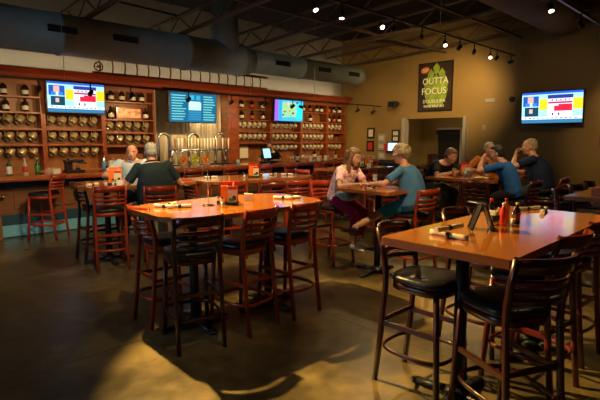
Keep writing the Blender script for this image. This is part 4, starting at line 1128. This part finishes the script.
    # ---- face
    for q in (-1, 1):
        e_ = MB().use(M['eye_w']); e_.ball(Hp(q * .031, .079, .012), .0125 * s, 10); e_.use(M['eye_d']).ball(Hp(q * .031, .087, .011), .0068 * s, 8); e_.build('eye', parent=t)
        e_ = MB().use(hair); e_.tube([Hp(q * .015, .094, .034), Hp(q * .032, .092, .039), Hp(q * .050, .08, .033)], .0045 * s, 6); e_.build('eyebrow', parent=t)
    e_ = mb('lip'); e_.ball(Hp(0, .086, -.058), (.024 * s, .008 * s, .006 * s), 10, Rh); e_.build('mouth', parent=t)
    # ---- hair
    if hair_style != 'bald':
        random.seed(hash(label) % 1000 if 0 else len(label)); c = MB().use(hair)
        # skull cap: tilted backwards so the face stays clear
        Hb(c, 0, -.03, .048, (.085, .094, .088)); Hb(c, 0, -.055, .0, (.078, .07, .075))
        if hair_style in ('short', 'curly', 'long', 'dark'): Hb(c, 0, .018, .082, (.068, .062, .045))
        if hair_style == 'short':
            for q in (-1, 1): Hb(c, q * .066, -.02, .02, (.018, .04, .04), 10)
        if hair_style == 'curly':
            for k in range(60):
                a = random.uniform(0, 2 * pi); b2 = random.uniform(-.5, 1.3)
                x, y, z = .088 * cos(a) * cos(b2), -.02 + .1 * sin(a) * cos(b2), .035 + .095 * sin(b2)
                if y > .05 and z < .07: continue
                Hb(c, x, y, z, (.026, .026, .024), 8)
        if hair_style == 'long':
            for q in (-1, 1):
                pts = [Hp(q * .05, .02, .09), Hp(q * .082, .01, .02), Hp(q * .088, -.0, -.08), Hp(q * .085, .01, -.16), Hp(q * .075, .03, -.22)]
                c.tube(pts, [.03 * s, .03 * s, .034 * s, .032 * s, .014 * s], 10)
            c.tube([Hp(0, -.08, .05), Hp(0, -.10, -.05), Hp(0, -.09, -.15), Hp(0, -.08, -.2)], 0, 14, flat=(.09 * s, .045 * s), up=(1, 0, 0))
        if hair_style == 'bun': Hb(c, 0, -.12, .05, (.04, .04, .04), 12)
        remeshed(c, 'hair', .007, hair, t, 3 if hair_style != 'curly' else 1)
    if extra: extra(t, S, Hp, s, rt_, fw_, up, Rh)
    return t

grey = ramp_mat('grey_hair', [(.3, (.20, .19, .18)), (.7, (.36, .35, .33))], (1, 1, 1), 60, 3, .7, bump=.4)
brown = ramp_mat('brown_hair', [(.3, (.10, .05, .02)), (.7, (.24, .13, .06))], (1, 1, 1), 50, 3, .55, bump=.4)
blond = ramp_mat('greying_blond_hair', [(.3, (.20, .14, .07)), (.7, (.48, .38, .22))], (1, 1, 1), 50, 3, .6, bump=.5)
black_h = ramp_mat('black_hair', [(.3, (.012, .009, .007)), (.7, (.03, .022, .016))], (1, 1, 1), 50, 3, .5, bump=.4)
floral = ramp_mat('floral_blouse', [(.40, (.85, .72, .74)), (.47, (.75, .30, .36)), (.53, (.90, .82, .84)), (.60, (.55, .05, .10)), (.66, (.85, .74, .78))], (1, 1, 1), 11, 4, .85, distort=.6)
def badge(t, S, Hp, s, rt_, fw_, up, Rh):
    c = mb('black'); c.box(S(.03, .2, .02), (.03, .06, .13), bevel=.008); c.build('belt_pouch', parent=t)
def specs(t, S, Hp, s, rt_, fw_, up, Rh):
    for q in (-1, 1):
        c = mb('black'); c.tube([Hp(q * .031 + .02 * cos(a), .1, .012 + .015 * sin(a)) for a in [2 * pi * k / 12 for k in range(12)]], .002, 6, closed=True); c.tube([Hp(q * .051, .098, .015), Hp(q * .078, .0, .015)], .002, 6); c.build('spectacles', parent=t)
person('grey-haired man in a black short-sleeved shirt seated with his back to us', (2.90, 5.66), -18, fabric('black_shirt_cloth', (.016, .030, .042)), fabric('khaki_cloth', (.28, .23, .15)), grey, 'short', 1.0, 1.36, 18, -3,
       hands=((-.34, .36, 1.12), (.28, .38, 1.12)), poles=((-.7, -.3, -1), (.7, -.3, -1)), head_yaw=8, head_pitch=8, extra=badge, collar=True)
person('man in a pale blue shirt facing us across the table', (3.27, 7.16), 155, fabric('pale_blue_cloth', (.40, .55, .68)), fabric('dark_trouser_cloth', (.03, .03, .04)), ramp_mat('thin_dark_hair', [(.3, (.06, .035, .02)), (.7, (.12, .07, .04))], (1, 1, 1), 40, 3, .6), 'thin', 1.0, 1.25, 22, 0,
       hands=((-.24, .42, 1.12), (.26, .40, 1.12)), head_yaw=0, head_pitch=14, skin='skin_red', collar=True)
person('dark-haired bartender in black bending over behind the bar', (8.35, 9.62), 118, fabric('bartender_cloth', (.012, .012, .014)), fabric('black_jeans_cloth', (.015, .015, .018)), black_h, 'bun', .96, .95, 20, 0, stand=True,
       hands=((-.2, .5, 1.12), (.2, .5, 1.12)), feet=((-.1, 0, .09), (.1, 0, .09)), head_pitch=30, fem=True, extra=specs)
person('long-haired woman in a floral blouse reaching across the small table', (4.75, 4.13), 178, floral, fabric('magenta_trouser_cloth', (.34, .012, .06)), brown, 'long', .95, 1.1, 24, 0,
       hands=((.02, .56, 1.115), (.22, .52, 1.115)), poles=((-.6, -.3, -.8), (.8, -.3, -.7)), feet=((-.08, .26, .32), (.12, .38, .33)), head_yaw=0, head_pitch=14, fem=True, palm=((0, 0, -1), (0, 0, -1)), short_legs=.75, shoe='label')
person('short-haired woman in a teal top leaning on the small table, legs crossed', (4.92, 3.09), 8, fabric('teal_top_cloth', (.07, .19, .38)), fabric('turquoise_shorts_cloth', (.03, .26, .34)), blond, 'curly', .97, 1.22, 15, 0,
       hands=((-.24, .44, 1.115), (-.02, .5, 1.115)), poles=((-1, -.2, -.5), (1, -.2, -.6)), feet=((-.10, .38, .33), (-.52, .50, .62)), kpoles=((0, 1, 1), (.2, .6, 1)), head_yaw=18, head_pitch=10, fem=True, short_legs=.0, skin='skin')
person('man in a black T-shirt bent over the table reading', (7.45, 4.33), 172, fabric('black_tee_cloth', (.014, .013, .013)), fabric('camo_trouser_cloth', (.10, .10, .05), .4), brown, 'short', 1.0, 1.05, 38, 0,
       hands=((-.16, .55, 1.12), (.18, .58, 1.12)), head_yaw=10, head_pitch=24)
person('balding man in an orange shirt sitting at the far end of the table', (8.38, 3.72), 118, fabric('orange_shirt_cloth', (.42, .15, .035)), fabric('brown_trouser_cloth', (.08, .05, .03)), grey, 'thin', 1.0, 1.1, 20, 0,
       hands=((-.15, .42, 1.3), (.2, .42, 1.12)), head_yaw=30, head_pitch=8, skin='skin_red', sleeve='long')
person('young man in a blue T-shirt with hands raised to his mouth', (6.94, 2.70), 8, fabric('blue_tee_cloth', (.025, .12, .42)), fabric('dark_short_cloth', (.02, .02, .025)), black_h, 'short', .97, 1.0, 22, 0,
       hands=((-.09, .42, 1.36), (.05, .42, 1.34)), poles=((-1, .1, -.8), (1, .1, -.8)), head_yaw=14, head_pitch=4, palm=((0, -1, -.2), (0, -1, -.2)), curl=(1, 1), short_legs=.2)
person('heavy man in a navy shirt leaning his chin on his hand', (7.87, 2.62), 10, fabric('navy_shirt_cloth', (.012, .022, .06)), fabric('grey_short_cloth', (.05, .05, .055)), blond, 'thin', 1.06, 1.35, 17, 3,
       hands=((-.13, .38, 1.41), (.2, .40, 1.14)), poles=((-1, .3, -.8), (1, -.2, -.6)), head_yaw=20, head_pitch=4, palm=((0, -1, 0), (0, 0, -1)), curl=(1, .5), short_legs=.2)
# cloth in the woman's lap
t = thing('folded_jacket', 'pale denim jacket folded in the lap of the floral-bloused woman', 'jacket', (4.62, 3.90, .955))
c = mb(fabric('pale_denim_cloth', (.36, .46, .46), .3)); c.ball((0, 0, 0), (.15, .16, .045), 16).ball((-.09, -.1, -.02), (.1, .1, .05), 12).ball((.05, .08, .02), (.1, .08, .04), 12)
remeshed(c, 'folds', .01, c.mats[0], t, 2)

# ------------------------------------------------------------------ light
w = bpy.data.worlds.new('world'); SC.world = w; w.use_nodes = True
w.node_tree.nodes['Background'].inputs[0].default_value = (.35, .5, .7, 1); w.node_tree.nodes['Background'].inputs[1].default_value = .1
l = bpy.data.lights.new('cool_fill', 'AREA'); l.shape = 'RECTANGLE'; l.size = 3.8; l.size_y = 2.0; l.energy = 50; l.color = (.55, .78, 1)  # cool fill added at the unseen window to light the left sides
o = bpy.data.objects.new('cool_fill_light', l); COL.objects.link(o); o.location = (X0 - .15, 5, 1.95); o.rotation_euler = (0, radians(-90), 0)
for (x, y, p, tg) in ((3.6, 4.85, 170, (4.6, 6.6, .8)), (2.9, 4.85, 130, (3.0, 7.2, .8)), (4.2, 4.85, 260, (7.6, 8.4, .8))):  # three extra lamps added out of view to brighten tables and bar
    head(x, y, 3.695, tg, 'added track lamp turned towards the bar, %s of three' % {3.6: 'middle', 2.9: 'left', 4.2: 'right'}[x], 'lamps on the long ceiling track', p * K, 70, .9)

# rail lamps for the pale wall, none placed, then ceiling lamps added as fill
for k, x in enumerate(()):
    head(x, 8.8, 2.65, (x + .4, 11, 3.35), f'small black lamp tilted up at the pale wall, {ORD[k]}', 'lamps on the bar rail', 5 * K, 120, 1, bulb='bulb_dim')
GT = 'added fill lamps over the tables'
for x, y, tg, p, a, l in ((1.2, 2.0, (2.6, 6.0, .8), 170, 50, 'lamp aimed at the two men'), (2.2, 2.45, (2.6, 3.4, .9), 26, 60, 'lamp aimed at the clipped-corner table'), (3.2, 2.45, (4.6, 5.6, .9), 160, 50, 'lamp aimed at the table by the bar'),
                          (2.6, 3.2, (2.6, 9.0, .6), 260, 40, 'lamp aimed at the left end of the bar'), (3.4, 1.6, (4.7, 3.6, 1.0), 190, 45, 'lamp aimed at the two women'), (4.2, .2, (3.2, 1.2, 1.0), 10, 60, 'lamp aimed at the near right table'), (5.6, 1.6, (7.4, 3.2, 1.1), 130, 45, 'lamp aimed at the four men'), (8.6, 8.8, (12.6, 9.3, 1.9), 60, 60, 'lamp aimed along at the framed notices'), (9.5, 2.2, (12.7, 4.6, 1.2), 22, 90, 'lamp aimed under the large television')):
    head(x, y, 2.65 if y > 8 else 3.9 if x < 6 else 4.3, tg, 'added ceiling ' + l, GT, p * K, a, .8)
t = thing('cove_fill_lamp', 'slim added lamp tube hidden on top of the back bar behind the moulding', 'lamp', (6, 10.7, 3.08))  # unseen tube, added to brighten the wall above the back bar
mb('trimgrey').box((0, 0, 0), (12.6, .05, .03)).build('tube_holder', parent=t)
l = bpy.data.lights.new('cove', 'AREA'); l.shape = 'RECTANGLE'; l.size = 12.5; l.size_y = .04; l.energy = 13; l.color = (1, .82, .58)
o = bpy.data.objects.new('cove_fill_light', l); COL.objects.link(o); o.location = (6, 10.7, 3.11); o.rotation_euler = (radians(145), 0, 0)
t = thing('alcove_fill_lamp', 'small round added fill lamp in the alcove ceiling beyond the opening', 'lamp', (14.0, 7.2, 4.96))  # lamp added to lift the dark alcove
mb('trimgrey').cyl((0, 0, 0), (0, 0, -.04), .1).build('housing', parent=t); spot((14.0, 7.2, 4.85), (14.6, 7.2, 0), 130, 120, 1)
cam = bpy.data.cameras.new('camera'); cam.sensor_width = 36; cam.lens = 468 / 600 * 36; cam.clip_start = .05
co = bpy.data.objects.new('camera', cam); COL.objects.link(co); co.location = (0, 0, 1.67); co.rotation_euler = (radians(90 - 7.44), 0, radians(45.8 - 90)); SC.camera = co
SC.view_settings.view_transform = 'Standard'; SC.view_settings.look = 'None'; SC.view_settings.gamma = 1; SC.view_settings.exposure = .95
SC.view_settings.use_curve_mapping = False
SC.cycles.use_denoising = True
SC.cycles.sample_clamp_indirect = 4; SC.cycles.max_bounces = 6; SC.cycles.use_light_tree = True
for o in [q for q in COL.objects if 'tmp' in q]:
    if True: # unused master copies
        def kill(r):
            for ch in [c for c in COL.objects if c.parent == r]: kill(ch)
            bpy.data.objects.remove(r)
        kill(o)
